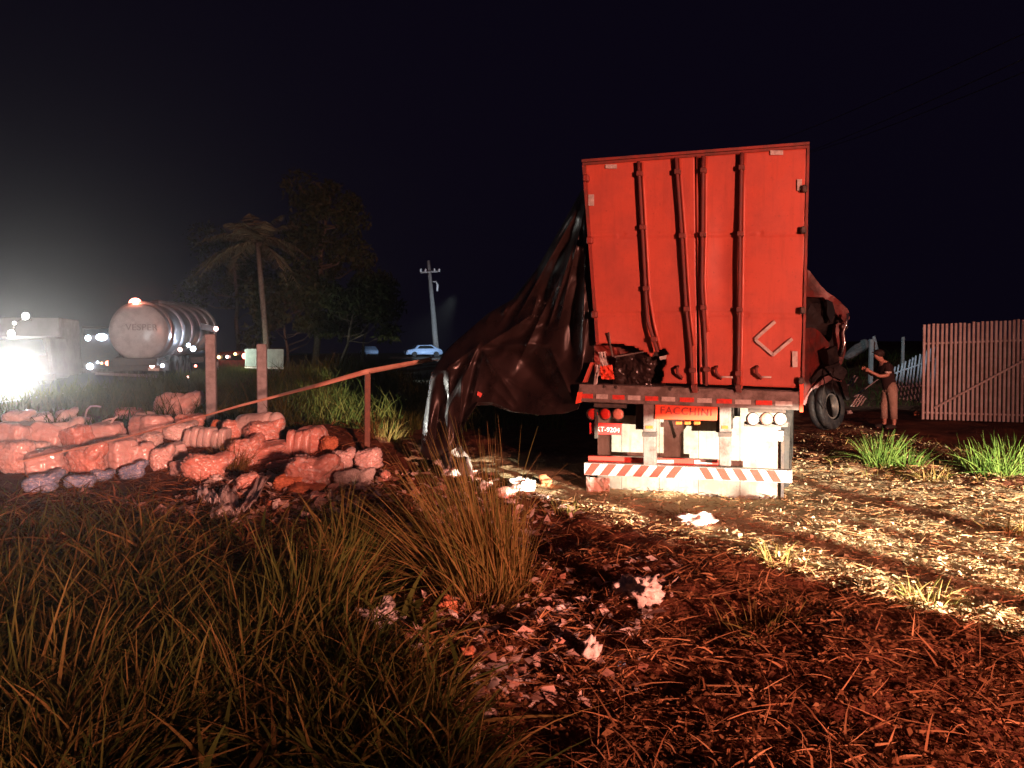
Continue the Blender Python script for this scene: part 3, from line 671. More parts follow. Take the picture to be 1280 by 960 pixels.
# ------------------------------------------------------------------ the spilled bales
def bale_mesh(name, kind, seed):
    bm = bmesh.new(); bmesh.ops.create_cube(bm, size=2)
    bmesh.ops.subdivide_edges(bm, edges=bm.edges, cuts=23, use_grid_fill=True)
    for v in bm.verts:
        p = v.co.copy(); s = p.normalized()
        q = Vector([math.copysign(abs(c) ** .8, c) for c in p])
        n4 = (abs(p.x) ** 4.5 + abs(p.y) ** 4.5 + abs(p.z) ** 4.5) ** (1 / 4.5)
        p = p / n4 * 1.0
        if kind == 'slump':
            p.x *= 1 + .2 * (1 - p.z) * .5; p.y *= 1 + .12 * (1 - p.z) * .5; p.z -= .25 * (p.x * p.x) * (p.z > 0)
        def crease(t, c, w): return math.exp(-((t - c + .10 * noise.noise(p * 1.6 + Vector((seed, c * 9, 0)))) / w) ** 2)
        k = .11 * noise.noise(p * 1.1 + Vector((seed * 3.1, 0, 0))) + .05 * noise.noise(p * 2.7 + Vector((0, seed * 2.3, 0)))
        if kind == 'layer':                                             # film stretched over layers of packets
            for c_ in (-.35, .3): k -= .06 * crease(p.z, c_, .07)
            k -= .04 * crease(p.x, .1, .06)
        if kind == 'plain': k -= .05 * crease(p.x, -.1, .07) + .04 * crease(p.z, .2, .07)
        k -= (.05 if kind != 'slump' else .12) * abs(noise.noise(Vector((p.x * 1.6 + seed, p.y * 1.6, p.z * 2.6)))) + (.04 if kind != 'slump' else .08) * abs(noise.noise(p * 3.4 + Vector((0, 0, seed))))
        k += .05 * max(0, abs(p.x * p.z) - .55) * (1 + noise.noise(p * 5))
        k += .16 * max(0, noise.noise(p * 2.0 + Vector((seed * 1.7, 4, 2))) - .28)
        v.co = p * (1 + k)
    return finish_unit(bm, name)
def finish_unit(bm, name):
    z = min(v.co.z for v in bm.verts)
    for v in bm.verts: v.co = Vector((v.co.x / 2, v.co.y / 2, (v.co.z - z) / 2))
    me = bpy.data.meshes.new(name); bm.to_mesh(me); bm.free(); me.polygons.foreach_set('use_smooth', [True] * len(me.polygons)); return me
def bag_mesh(name, seed):
    bm = bmesh.new(); bmesh.ops.create_icosphere(bm, subdivisions=5, radius=1)
    for v in bm.verts:
        p = v.co.copy(); p = p / (abs(p.x) ** 3.2 + abs(p.y) ** 3.2 + abs(p.z) ** 3.2) ** (1 / 3.2)
        q = p + .5 * Vector((noise.noise(p * 1.9 + Vector((seed, 0, 0))), noise.noise(p * 1.9 + Vector((0, seed, 3))), noise.noise(p * 1.9 + Vector((5, 0, seed)))))
        k = .12 * noise.noise(p * 1.1 + Vector((seed * 2, 1, 0)))
        for f_, a_ in ((2.6, .13), (5.5, .09), (11, .045)): k -= a_ * max(0, 1 - abs(noise.noise(q * f_ + Vector((f_, seed, 0)))) * 3.2)
        k += .35 * max(0, p.dot(Vector((.75, .1, .55)).normalized()) - .9) * 6 * (1 if seed % 2 else .3)      # knotted corner
        v.co = p * (1 + k)
    return finish_unit(bm, name)
BM = {k: [bale_mesh('bale', k, s + 11 * i) for s in range(5)] for i, k in enumerate(('layer', 'plain', 'slump'))}
BM['bag'] = [bag_mesh('bale', 3 + 7 * k) for k in range(6)]
# px, base py, width px, height px, shape, material, turn, label
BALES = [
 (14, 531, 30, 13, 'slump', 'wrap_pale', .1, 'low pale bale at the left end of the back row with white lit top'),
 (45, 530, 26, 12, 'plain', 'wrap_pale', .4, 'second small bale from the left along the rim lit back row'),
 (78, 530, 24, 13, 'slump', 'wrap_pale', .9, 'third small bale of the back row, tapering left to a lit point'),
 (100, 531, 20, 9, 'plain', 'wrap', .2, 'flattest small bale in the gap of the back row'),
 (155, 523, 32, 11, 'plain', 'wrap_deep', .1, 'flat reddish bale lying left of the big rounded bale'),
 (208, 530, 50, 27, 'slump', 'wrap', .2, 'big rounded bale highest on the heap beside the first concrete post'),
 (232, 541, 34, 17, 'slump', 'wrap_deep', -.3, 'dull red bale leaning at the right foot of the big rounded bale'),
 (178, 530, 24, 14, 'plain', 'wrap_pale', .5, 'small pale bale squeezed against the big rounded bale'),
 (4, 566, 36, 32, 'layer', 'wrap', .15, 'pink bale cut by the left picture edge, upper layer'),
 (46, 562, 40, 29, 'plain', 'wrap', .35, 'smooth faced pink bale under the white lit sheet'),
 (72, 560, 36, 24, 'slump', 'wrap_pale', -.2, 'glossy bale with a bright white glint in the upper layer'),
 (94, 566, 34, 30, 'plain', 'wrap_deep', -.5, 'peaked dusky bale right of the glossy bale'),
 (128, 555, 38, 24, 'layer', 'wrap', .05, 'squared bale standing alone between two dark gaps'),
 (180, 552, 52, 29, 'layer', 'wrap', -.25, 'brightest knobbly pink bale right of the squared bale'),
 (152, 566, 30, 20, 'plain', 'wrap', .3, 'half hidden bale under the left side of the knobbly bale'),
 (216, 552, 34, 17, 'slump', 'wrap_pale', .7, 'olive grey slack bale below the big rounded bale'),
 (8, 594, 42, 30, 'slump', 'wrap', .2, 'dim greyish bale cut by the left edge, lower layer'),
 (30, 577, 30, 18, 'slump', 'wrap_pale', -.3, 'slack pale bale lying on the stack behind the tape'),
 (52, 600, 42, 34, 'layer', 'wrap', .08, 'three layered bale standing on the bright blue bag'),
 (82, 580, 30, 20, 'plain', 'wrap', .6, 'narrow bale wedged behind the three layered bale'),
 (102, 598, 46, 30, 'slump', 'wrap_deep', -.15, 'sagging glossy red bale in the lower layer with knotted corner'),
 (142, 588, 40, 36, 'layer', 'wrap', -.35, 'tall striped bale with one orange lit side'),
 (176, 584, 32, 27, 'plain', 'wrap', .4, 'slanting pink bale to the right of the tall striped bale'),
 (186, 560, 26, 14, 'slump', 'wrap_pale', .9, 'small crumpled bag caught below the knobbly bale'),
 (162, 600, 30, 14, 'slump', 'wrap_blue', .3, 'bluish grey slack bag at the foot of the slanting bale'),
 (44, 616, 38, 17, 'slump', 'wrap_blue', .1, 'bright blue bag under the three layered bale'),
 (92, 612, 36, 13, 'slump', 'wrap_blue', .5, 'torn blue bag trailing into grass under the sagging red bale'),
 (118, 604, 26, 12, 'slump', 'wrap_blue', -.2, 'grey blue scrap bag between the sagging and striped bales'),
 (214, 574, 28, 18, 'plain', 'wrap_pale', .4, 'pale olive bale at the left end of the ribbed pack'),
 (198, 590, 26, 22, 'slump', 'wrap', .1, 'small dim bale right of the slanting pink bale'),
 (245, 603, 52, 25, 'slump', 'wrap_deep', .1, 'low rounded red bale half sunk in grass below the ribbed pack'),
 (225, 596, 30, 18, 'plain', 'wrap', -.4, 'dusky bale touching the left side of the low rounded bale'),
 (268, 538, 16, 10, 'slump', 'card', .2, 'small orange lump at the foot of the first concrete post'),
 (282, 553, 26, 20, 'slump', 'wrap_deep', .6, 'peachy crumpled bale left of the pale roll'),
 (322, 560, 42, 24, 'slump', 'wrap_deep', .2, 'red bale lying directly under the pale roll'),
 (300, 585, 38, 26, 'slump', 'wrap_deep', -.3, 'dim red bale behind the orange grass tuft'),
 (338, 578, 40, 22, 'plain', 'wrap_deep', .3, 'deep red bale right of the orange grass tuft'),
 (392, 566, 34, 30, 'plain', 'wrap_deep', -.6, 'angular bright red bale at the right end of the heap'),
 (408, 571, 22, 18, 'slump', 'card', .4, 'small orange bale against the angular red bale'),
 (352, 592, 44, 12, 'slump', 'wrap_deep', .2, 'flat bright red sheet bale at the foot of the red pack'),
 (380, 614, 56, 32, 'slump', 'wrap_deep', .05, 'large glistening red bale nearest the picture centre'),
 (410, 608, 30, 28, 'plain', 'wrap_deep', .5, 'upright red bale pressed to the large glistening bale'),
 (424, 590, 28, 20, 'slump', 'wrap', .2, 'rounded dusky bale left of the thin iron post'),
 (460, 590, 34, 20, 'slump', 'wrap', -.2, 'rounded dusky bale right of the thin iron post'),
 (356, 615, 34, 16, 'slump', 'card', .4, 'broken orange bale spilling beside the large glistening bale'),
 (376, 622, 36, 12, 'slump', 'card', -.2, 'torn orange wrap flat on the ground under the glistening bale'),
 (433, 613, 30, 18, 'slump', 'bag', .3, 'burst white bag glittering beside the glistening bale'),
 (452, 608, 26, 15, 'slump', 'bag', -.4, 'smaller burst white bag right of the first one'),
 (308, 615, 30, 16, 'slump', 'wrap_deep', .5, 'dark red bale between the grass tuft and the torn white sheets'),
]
for i, (px, py, w, h, kind, mk, rz, lab) in enumerate(BALES):
    q = G(px, py); D = q.y
    if kind == 'slump': kind = 'bag'; w *= .98; h *= 1.28
    me = BM[kind][i % 5].copy(); me.materials.clear(); me.materials.append(M[mk])
    o = bpy.data.objects.new('bale', me); COL.objects.link(o)
    W = w * 1.06 * D / F_PX; H = h * 1.18 * D / F_PX
    o.scale = (W, W * rng.uniform(.7, .95), H); o.rotation_euler = (rng.uniform(-.22, .22), rng.uniform(-.24, .24), rz + rng.uniform(-.5, .5))
    o.location = q + Vector((0, W * .38, -.02 - H * .04)); props(o, lab, 'bale', 'wrapped bales spilled in a heap')
def ribbed_pack(px, py, w, h, n, mk, rz, tilt, lab):
    q = G(px, py); D = q.y; W = w * D / F_PX; H = h * D / F_PX
    t = thing('ribbed_pack', lab, 'pack', q + Vector((0, .18, -.02)), 'packs of upright packets'); t.rotation_euler = (0, tilt, rz)
    bm = bmesh.new(); bmesh.ops.create_cube(bm, size=2); bmesh.ops.subdivide_edges(bm, edges=bm.edges, cuts=7, use_grid_fill=True)
    for v in bm.verts:
        p = v.co; p = p / (abs(p.x) ** 4 + abs(p.y) ** 4 + abs(p.z) ** 4) ** .25
        v.co = p * (1 + .08 * noise.noise(p * 2.1 + Vector((px, 0, 0))))
    me = finish_unit(bm, 'packet'); me.materials.append(M[mk])
    for k in range(n):
        o = bpy.data.objects.new('packet', me); COL.objects.link(o); o.parent = t
        o.scale = (W / n * 1.12, .30, H * rng.uniform(.92, 1.08)); o.location = ((k - (n - 1) / 2) * W / n, rng.uniform(-.02, .02), 0); o.rotation_euler = (0, rng.uniform(-.08, .08) + .12, rng.uniform(-.1, .1))
ribbed_pack(252, 560, 56, 25, 6, 'wrap_pale', -.15, .05, 'pale pack of six ridged packets lying left of the pale roll')
ribbed_pack(367, 573, 30, 34, 3, 'wrap_deep', .1, .0, 'bright red pack of three upright packets right of the pale roll')
q = G(322, 548); D = q.y
roll = thing('wrapped_roll', 'pale plastic wrapped roll with round end lying before the second concrete post', 'roll', q)
c = P(318, 531, D + .05); e = P(346, 529, D - .10); r_ = 15 * D / F_PX
one('roll_body', lambda bm: lathe(bm, c - (e - c).normalized() * .28, e - c, [(0, r_ * .7), (.03, r_ * .94), (.2, r_), (.4, r_ * .96), (.58, r_), (.62, r_ * .93)], 22), M['bag'], roll, True)
one('roll_end', lambda bm: [ball(bm, e, r_ * .95, .75, .75, 1.0, 3)], M['wrap_pale'], roll, True)
# white sheet lit by the headlamps on top of the stack
def sheet(name, pts, m, label, cat, amp=.05, seed=0, dz=.03, nu=20, nv=12, lift=None):
    """a limp sheet lying between four ground pixels"""
    C4 = [G(*p) for p in pts]; g = []; bm = bmesh.new()
    for j in range(nv + 1):
        row = []
        for i in range(nu + 1):
            u, v = i / nu, j / nv; u2 = u + .05 * noise.noise(Vector((v * 5, seed, 1))); v2 = v + .09 * noise.noise(Vector((u * 6, seed, 5)))
            p = (C4[0] * (1 - u2) + C4[1] * u2) * (1 - v2) + (C4[3] * (1 - u2) + C4[2] * u2) * v2
            k = noise.noise(Vector((u * 4, v * 4, seed))) + .8 * abs(noise.noise(Vector((u * 8, v * 5, seed + 3))))
            row.append(bm.verts.new((p.x, p.y, terrain(p.x, p.y) + dz + amp * max(-.3, k) + (lift * math.sin(math.pi * u) * math.sin(math.pi * v) if lift else 0))))
        g.append(row)
    for j in range(nv):
        for i in range(nu): bm.faces.new((g[j][i], g[j][i + 1], g[j + 1][i + 1], g[j + 1][i]))
    o = fin(name, bm, m, None, True); md = o.modifiers.new('thick', 'SOLIDIFY'); md.thickness = .006
    recentre(o); return props(o, label, cat)
def top_sheet(bm):
    g = []
    for j in range(9):
        g.append([bm.verts.new(P(-12 + i * 3.1, 540 - j * 1.5 - i * .05, 11.9 + j * .10) + Vector((0, 0, .03 * noise.noise(Vector((i * .4, j * .5, 0)))))) for i in range(20)])
    for j in range(8):
        for i in range(19): bm.faces.new((g[j][i], g[j][i + 1], g[j + 1][i + 1], g[j + 1][i]))
o = one('plastic_sheet', top_sheet, M['bag'], None, True); md = o.modifiers.new('t', 'SOLIDIFY'); md.thickness = .01; recentre(o)
props(o, 'white plastic sheet shining on top of the bale stack at the left edge', 'plastic sheet')
o = one('hooped_strap', lambda bm: tube(bm, [G(106, 530), P(107, 518, 12.6), P(109, 512, 12.6), P(113, 508, 12.6), P(120, 507.5, 12.6), P(126, 508.5, 12.6)], .014, 6), M['bag'], None, True)
recentre(o); props(o, 'thin white strap standing in a hooked curve above the bales', 'strap')
for pts, lab in (([(137, 531), (142, 524), (147, 520)], 'short bright strip sticking up beside the knobbly pink bale'), ([(74, 524), (77, 519), (79, 515)], 'short bright strip pointing up from the back row of bales'), ([(128, 527), (136, 524), (142, 523)], 'thin pale strip lying flat left of the knobbly pink bale')):
    o = one('plastic_strip', lambda bm: tube(bm, [P(x, y, 12.2) for x, y in pts], .016, 6), M['bag'], None, True); recentre(o); props(o, lab, 'plastic strip')
sheet('torn_sheet', [(247, 634), (275, 640), (270, 628), (250, 615)], M['wrap_pale'], 'pink lit torn sheet standing at the left of the white sheets in the grass', 'torn sheet', .10, 3, .08)
sheet('torn_sheet', [(262, 652), (300, 650), (296, 618), (276, 618)], M['bag'], 'broad bluish white torn sheet in the grass left of centre', 'torn sheet', .08, 7, .06)
sheet('torn_sheet', [(296, 648), (312, 648), (340, 606), (328, 604)], M['bag'], 'long narrow white strip slanting up to the right in the grass', 'torn sheet', .05, 9, .10)
# lumps and scraps nearer the camera
rag('plastic_bag', 478, 790, 68, 50, 5, M['bag'], 'white crumpled plastic bag lying in the grass, largest in front', 'plastic bag', 3, .3, .45, .9)
for (px, py, w, h, mk, lab, cat, s, fl) in (
    (560, 764, 44, 24, 'card', 'orange and white crushed carton beside the white plastic bag', 'carton', 5, .7),
    (401, 782, 28, 26, 'card', 'small orange wrapper in grass left of the white plastic bag', 'wrapper', 8, .9),
    (436, 733, 17, 24, 'paper', 'small crumpled paper standing in grass above the white bag', 'paper', 11, 1.2),
    (808, 752, 62, 40, 'paper', 'pale crumbling heap of foam on the red soil', 'foam heap', 14, .7),
    (786, 746, 40, 32, 'paper', 'smaller pale crumb leaning on the foam heap', 'foam heap', 16, .8),
    (654, 613, 52, 20, 'bag', 'white rag lying by the dark gap under the trailer', 'rag', 19, .6),
    (682, 606, 24, 16, 'card', 'bright red rag at the right end of the white rag', 'rag', 22, .7),
    (634, 622, 34, 18, 'wrap_deep', 'red bundle at the foot of the tall grass clump', 'bundle', 25, .7),
    (640, 630, 18, 9, 'bag', 'small white scrap below the red bundle', 'scrap', 27, .6),
    (508, 648, 28, 32, 'card', 'orange box glowing in the shade left of the grass clump', 'box', 30, 1.0),
    (872, 657, 56, 24, 'wrap', 'pinkish lumpy bag on lit soil below the bumper', 'bag', 33, .6),
    (740, 828, 34, 42, 'paper', 'long pale scrap on the soil right of centre', 'scrap', 36, .5),
    (722, 800, 20, 16, 'bag', 'small white scrap above the long pale scrap', 'scrap', 39, .6),
    (690, 786, 34, 14, 'paper', 'white torn paper on the litter in the middle foreground', 'paper', 42, .5),
    (584, 826, 26, 26, 'card', 'dull orange scrap among litter in the lower middle', 'scrap', 45, .6),
    (600, 800, 16, 13, 'paper', 'tiny pale cup shaped scrap above the dull orange scrap', 'scrap', 48, .9),
    (776, 832, 14, 12, 'wrap_blue', 'tiny bluish scrap right of the long pale scrap', 'scrap', 51, .7),
    (492, 940, 24, 24, 'wrap_deep', 'dim reddish scrap at the bottom edge of the picture', 'scrap', 54, .7),
    (1062, 517, 9, 6, 'bag', 'white scrap on red soil under the wrecked cab', 'scrap', 57, .7),
    (1145, 520, 10, 8, 'card', 'pinkish scrap at the foot of the leaning fence panel', 'scrap', 60, .8)):
    rag('_'.join(cat.split()), px, py, w, h, 0, M[mk], lab, cat, s, s * .37, .4, fl, 3 if w < 40 else 4)
for k, (px, py, w, h, mk, lab) in enumerate((
    (286, 577, 24, 14, 'wrap_pale', 'crushed pale wrapper at the left foot of the orange tuft'), (312, 604, 30, 16, 'wrap_deep', 'crushed red wrapper in front of the orange tuft'),
    (340, 603, 22, 14, 'bag', 'white wrapper just left of the flat bright red sheet bale'), (412, 588, 22, 14, 'wrap_pale', 'crumpled pink wrapper above the upright red bale'),
    (442, 598, 20, 13, 'wrap_deep', 'small red wrapper left of the thin iron post'), (398, 624, 26, 13, 'wrap_deep', 'shredded red wrapper under the large glistening bale'),
    (340, 634, 26, 13, 'card', 'orange scrap of wrapper right of the long white strip'), (270, 602, 22, 13, 'wrap_pale', 'pale wrapper right of the low rounded red bale'),
    (305, 642, 20, 12, 'wrap_deep', 'dull red wrapper among the torn white sheets'), (420, 628, 24, 11, 'bag', 'flat white wrapper below the burst white bag'),
    (482, 600, 26, 16, 'wrap_deep', 'dim red wrapper at the top left of the tall grass clump'), (470, 622, 20, 12, 'wrap_pale', 'pale wrapper in the dark left of the tall grass clump'),
    (566, 596, 30, 20, 'wrap_pale', 'pinkish wrapper at the foot of the tarpaulin'), (606, 612, 26, 15, 'bag', 'white wrapper between the tarpaulin and the red bundle'),
    (532, 690, 24, 14, 'wrap_pale', 'pale wrapper in the dark hollow left of the tall clump'), (664, 700, 22, 12, 'paper', 'pale scrap on red soil right of the tall clump'),
    (700, 762, 26, 13, 'wrap_pale', 'pinkish film scrap left of the foam heap'), (760, 790, 26, 15, 'paper', 'torn pale scrap just below the foam heap'),
    (640, 842, 24, 14, 'bag', 'white film scrap low in the middle foreground'), (536, 800, 26, 15, 'wrap_deep', 'reddish film scrap right of the white plastic bag'),
    (668, 770, 16, 10, 'bag', 'small white film scrap on the litter left of the torn white paper'), (700, 690, 18, 9, 'wrap_deep', 'small red film scrap near the lit strip'),
    (420, 800, 26, 18, 'wrap_pale', 'pale film scrap half hidden in grass below the orange wrapper'))):
    rag('wrapper', px, py, w, h, 0, M[mk], lab, 'wrapper', 70 + k * 3, k * .8, .42, .7, 3)
sheet('torn_sheet', [(540, 590), (592, 612), (588, 584), (556, 558)], M['bag'], 'white and pink sheet spread behind the tall grass clump', 'torn sheet', .12, 13, .1, lift=.12)
o = one('log', lambda bm: tube(bm, [G(548, 728, -.02), G(572, 742, -.03), G(600, 757, -.03), G(616, 765, -.02)], [.035, .045, .045, .03], 10), M['rust'], None, True)
recentre(o); props(o, 'dark fallen stick slanting at the foot of the tall grass clump', 'stick')

# ------------------------------------------------------------------ posts and tape
for px, top, basep, wd, lab in ((265, 418, 534, .205, 'taller concrete post behind the bale heap, nearer the tanker'), (328.5, 430, 530, .20, 'concrete post standing directly behind the pale roll')):
    q = P(px, basep, 16.5); q.z = terrain(q.x, q.y); top_z = P(px, top, 16.5).z
    def pf(bm): box(bm, (q.x, q.y, (q.z - .3 + top_z) / 2), (wd, wd, top_z - q.z + .3), Matrix.Rotation(R(12), 3, 'Z'), .018)
    o = one('concrete_post', pf, M['concrete']); recentre(o); props(o, lab, 'fence post', 'concrete fence posts')
q = G(459.5, 572); tz = P(459, 465, q.y).z
def ip(bm): box(bm, (q.x, q.y, (q.z - .2 + tz) / 2), (.085, .06, tz - q.z + .2), Matrix.Rotation(R(15), 3, 'Z') @ Matrix.Rotation(R(.8), 3, 'Y'), .008)
o = one('iron_post', ip, M['rust']); recentre(o); props(o, 'thin rusty iron post holding up the tape, left of the tarpaulin', 'post')
PY = q.y
tp = [(22, 578, 8.9, .022), (95, 561, 9.4, .022), (163, 545, 10.2, .022), (244, 523, 11.3, .024), (300, 507, 12.0, .036), (345, 495.5, 12.5, .048), (400, 481, PY - .02, .066), (458, 464.5, PY - .06, .076), (500, 456.5, PY + .6, .08), (545, 448, PY + 1.4, .085)]
bm = bmesh.new(); rows = []
for a, b in zip(tp, tp[1:]):
    for k in range(8):
        f = k / 8; x, y, Y, w = [p + (r - p) * f for p, r in zip(a, b)]; tw = .5 * math.sin(x * .021)
        p = P(x, y, Y); rows.append([bm.verts.new(p + Vector((0, math.sin(tw) * w / 2 * s, math.cos(tw) * w / 2 * s))) for s in (-1, 0, 1)])
for a, b in zip(rows, rows[1:]):
    for k in range(2): bm.faces.new((a[k], a[k + 1], b[k + 1], b[k]))
tape = fin('barrier_tape', bm, M['rail'], None, True); md = tape.modifiers.new('t', 'SOLIDIFY'); md.thickness = .008
recentre(tape); props(tape, 'taut pale tape slanting over the bales and the iron post to the tarpaulin', 'tape')

# ------------------------------------------------------------------ fences on the right
def fence_panel(name, lab, bots, tops, Yb, Yt, wd, m, rails, brace=None, wob=.0):
    c = P(*bots[0], Yb); t = thing(name, lab, 'fence', (c.x, c.y, c.z))
    pts = []
    for b, tp_ in zip(bots, tops):
        a = P(*b, Yb); e = P(*tp_, Yt); pts.append((a, e))
        d = (e - a).normalized(); s = Vector((1, 0, 0)); f = s.cross(d).normalized(); s = d.cross(f)
        e = e + s * rng.normal(0, wob); h1 = rng.normal(0, .008); e = e + d * h1
        one('slat', lambda bm: hexa(bm, [a + s * i * wd / 2 + f * j * .018 for i, j in ((-1, -1), (1, -1), (1, 1), (-1, 1))] + [e + s * i * wd / 2 + f * j * .018 for i, j in ((-1, -1), (1, -1), (1, 1), (-1, 1))]), m, t)
    for k in rails:
        A = pts[0][0].lerp(pts[0][1], k); B = pts[-1][0].lerp(pts[-1][1], k); off = Vector((0, .045, 0))
        one('rail', lambda bm: tube(bm, [A + off, B + off], .024, 8), m, t, True)
    if brace:
        one('brace', lambda bm: tube(bm, [P(*brace[0], Yb - .08), P(*brace[1], Yb - .08)], .028, 8), m, t, True)
    return t
YF = 18.6
n = 34
fence_panel('slatted_fence', 'upright panel of pale red lit slats with a diagonal brace at the right edge', [(1153.5 + i * 5.6, 524 + i * .18) for i in range(n)], [(1155.5 + i * 5.6, 406 - i * .30) for i in range(n)], YF, YF + .05, .055, M['slat'], (.07, .80), ((1168, 510), (1330, 424)), .003)
fence_panel('leaning_fence', 'grey slatted panel leaning back behind the upright panel', [(1112 + i * 4.4, 496 + i * .75) for i in range(13)], [(1119 + i * 4.4, 459 - i * 2.3) for i in range(13)], 20.4, 22.2, .038, M['slat_grey'], (.3, .75), None, .01)
for i, (a, b, Y, mk, lab) in enumerate((((1064, 508), (1074, 493), 16.4, 'slat', 'leftmost broken slat of the lit fan at the cab wheel'), ((1067, 508.5), (1077.5, 493.5), 16.5, 'slat', 'second broken slat of the lit fan beside the cab wheel'), ((1071, 508.5), (1080, 495), 16.6, 'slat', 'third broken slat of the lit fan beside the cab wheel'), ((1076, 507), (1082.5, 497.5), 16.7, 'slat', 'rightmost short slat of the lit fan by the person'),
      ((1060, 482), (1069, 469), 19, 'slat_grey', 'left grey slat lying behind the wrecked cab'), ((1065, 483), (1072, 471), 19.2, 'slat_grey', 'right grey slat lying behind the wrecked cab'), ((1068, 496), (1098, 474), 18.6, 'slat_grey', 'long grey beam slanting behind the person'))):
    o = one('broken_slat', lambda bm: hexa(bm, [P(*a, Y) + Vector((x, y, 0)) for x, y in ((-.016, 0), (.016, 0), (.016, .03), (-.016, .03))] + [P(*b, Y + .5) + Vector((x, y, 0)) for x, y in ((-.016, 0), (.016, 0), (.016, .03), (-.016, .03))]), M[mk])
    recentre(o); props(o, lab, 'broken slat', 'broken slats on the ground')
for x0, x1, yt, Y, lab in ((1087, 1091.5, 424, 27, 'short white post standing left of another above the person'), (1127.5, 1130.5, 421, 27, 'thin pale post above the leaning fence panel')):
    a = P((x0 + x1) / 2, yt, Y); zb = terrain(a.x, a.y) - .2; w = (x1 - x0) * Y / F_PX
    def wp(bm): box(bm, (a.x, a.y, (a.z + zb) / 2), (w, w, a.z - zb), None, .01)
    o = one('white_post', wp, M['white']); recentre(o); props(o, lab, 'post', 'white posts on the bank')
a = P(1094, 420, 27.5); b = P(1097, 446, 27.5)
o = one('white_stake', lambda bm: tube(bm, [a, P(1092.5, 421, 27.4), P(1094, 432, 27.4), b], [.02, .05, .08, .09], 6), M['white']); recentre(o); props(o, 'slanting white stake leaning against the short white post', 'stake')
a = P(1071, 452, 28)
def sack_(bm):
    vs = ball(bm, P(1071, 438, 28), .42, .75, .6, 1.0, 4)
    for v in vs:
        d_ = v.co - P(1071, 438, 28); v.co += d_ * (.35 * noise.noise(v.co * 2.3) - .3 * abs(noise.noise(v.co * 4.1))); v.co.x += .25 * math.sin(d_.z * 5)
o = one('pale_sack', sack_, M['wood']); recentre(o); props(o, 'blurred pale sack standing on the bank behind the wrecked cab', 'sack')

# ------------------------------------------------------------------ wrecked red cab ahead of the trailer
YC = 15.8
cb = G(1030, 522); cab = thing('wrecked_cab', 'crushed dark red truck cab with a muddy wheel beyond the trailer', 'truck cab', (cb.x, YC, terrain(cb.x, YC)))
def solid(name, pts, Y, dep, m, amp=.05, seed=0, cuts=3, parent=cab, lab=None, slant=0.0):
    """an outline with real thickness, dented"""
    bm = bmesh.new(); c0 = sum(p[0] for p in pts) / len(pts)
    fr_ = [bm.verts.new(P(x, y, Y + slant * (x - c0))) for x, y in pts]
    f = bm.faces.new(fr_); ex = bmesh.ops.extrude_face_region(bm, geom=[f])
    for v in ex['geom']:
        if isinstance(v, bmesh.types.BMVert): v.co += Vector((.12 * dep, dep, 0))
    bmesh.ops.triangulate(bm, faces=bm.faces); bmesh.ops.subdivide_edges(bm, edges=bm.edges, cuts=cuts, use_grid_fill=True)
    for v in bm.verts:
        p = v.co * 2.1 + Vector((seed, 0, 0)); v.co += Vector((noise.noise(p), noise.noise(p + Vector((9, 0, 0))) * 1.5, noise.noise(p + Vector((0, 9, 0))))) * amp
    return fin(name, bm, m, parent, False, lab)
solid('roof_fairing', [(985, 332), (1010, 338), (1024, 352), (1036, 366), (1052, 378), (1061, 388), (1062, 399), (1054, 404), (1046, 392), (1030, 372), (1010, 372), (985, 372)], YC, 1.2, M['red_wreck'], .05, 3)
solid('cab_shell', [(985, 408), (1014, 410), (1030, 420), (1038, 428), (1034, 446), (1026, 466), (1014, 488), (1004, 500), (985, 500)], YC - .2, 1.0, M['red_wreck'], .06, 7, slant=.012)
solid('torn_interior', [(990, 370), (1030, 372), (1046, 388), (1050, 404), (1042, 424), (1030, 418), (1010, 408), (990, 406)], YC + .25, .8, M['wreck_shade'], .14, 11)
solid('windscreen_frame', [(1033, 374), (1040, 378), (1044, 392), (1040, 404), (1034, 392)], YC - .1, .2, M['glass'], .05, 14)
solid('door_pillar', [(1046, 404), (1056, 402), (1058, 420), (1056, 440), (1050, 462), (1042, 466), (1046, 440)], YC - .15, .25, M['red_wreck'], .05, 17)
one('chrome_strip', lambda bm: tube(bm, [P(1060, 392, YC - .3), P(1058, 404, YC - .35), P(1054, 416, YC - .3), P(1056, 428, YC - .3), P(1051, 446, YC - .3)], .03, 8), M['steel_bright'], cab, True)
one('headlamp', lambda bm: [ball(bm, P(1056, 408, YC - .3), .07, 1, .6, 1, 2)], M['steel_bright'], cab, True)
solid('bumper_piece', [(1014, 486), (1030, 470), (1046, 466), (1054, 476), (1040, 474), (1026, 482), (1006, 506), (1002, 505)], YC - .35, .3, M['red_wreck'], .03, 21)
solid('fender', [(1010, 476), (1022, 464), (1036, 459), (1052, 464), (1062, 480), (1064, 498), (1059, 500), (1056, 484), (1048, 472), (1036, 467), (1024, 471), (1014, 482)], YC - .3, .4, M['wreck_shade'], .07, 24)
wheel(cab, P(1033, 508, YC - .25), Vector((.62, -.78, .12)), .47, .30, M['wreck_shade'])
for k, (pts_, dy, m_) in enumerate((([(1030, 458), (1046, 452), (1056, 462), (1050, 474), (1040, 470)], -.5, 'wreck_shade'), ([(1030, 440), (1042, 434), (1046, 452), (1034, 462)], -.4, 'wreck_shade'))):
    solid('crushed_metal', pts_, YC + dy, .35, M[m_], .09, 50 + k * 4, 3)
one('hanging_cable', lambda bm: tube(bm, [P(1028, 464, YC - .8), P(1031, 480, YC - .85), P(1027, 500, YC - .8), P(1033, 512, YC - .8)], .012, 6), M['wreck_shade'], cab, True)
one('hanging_cable', lambda bm: tube(bm, [P(1042, 460, YC - .8), P(1040, 482, YC - .9), P(1045, 496, YC - .85)], .012, 6), M['wreck_shade'], cab, True)
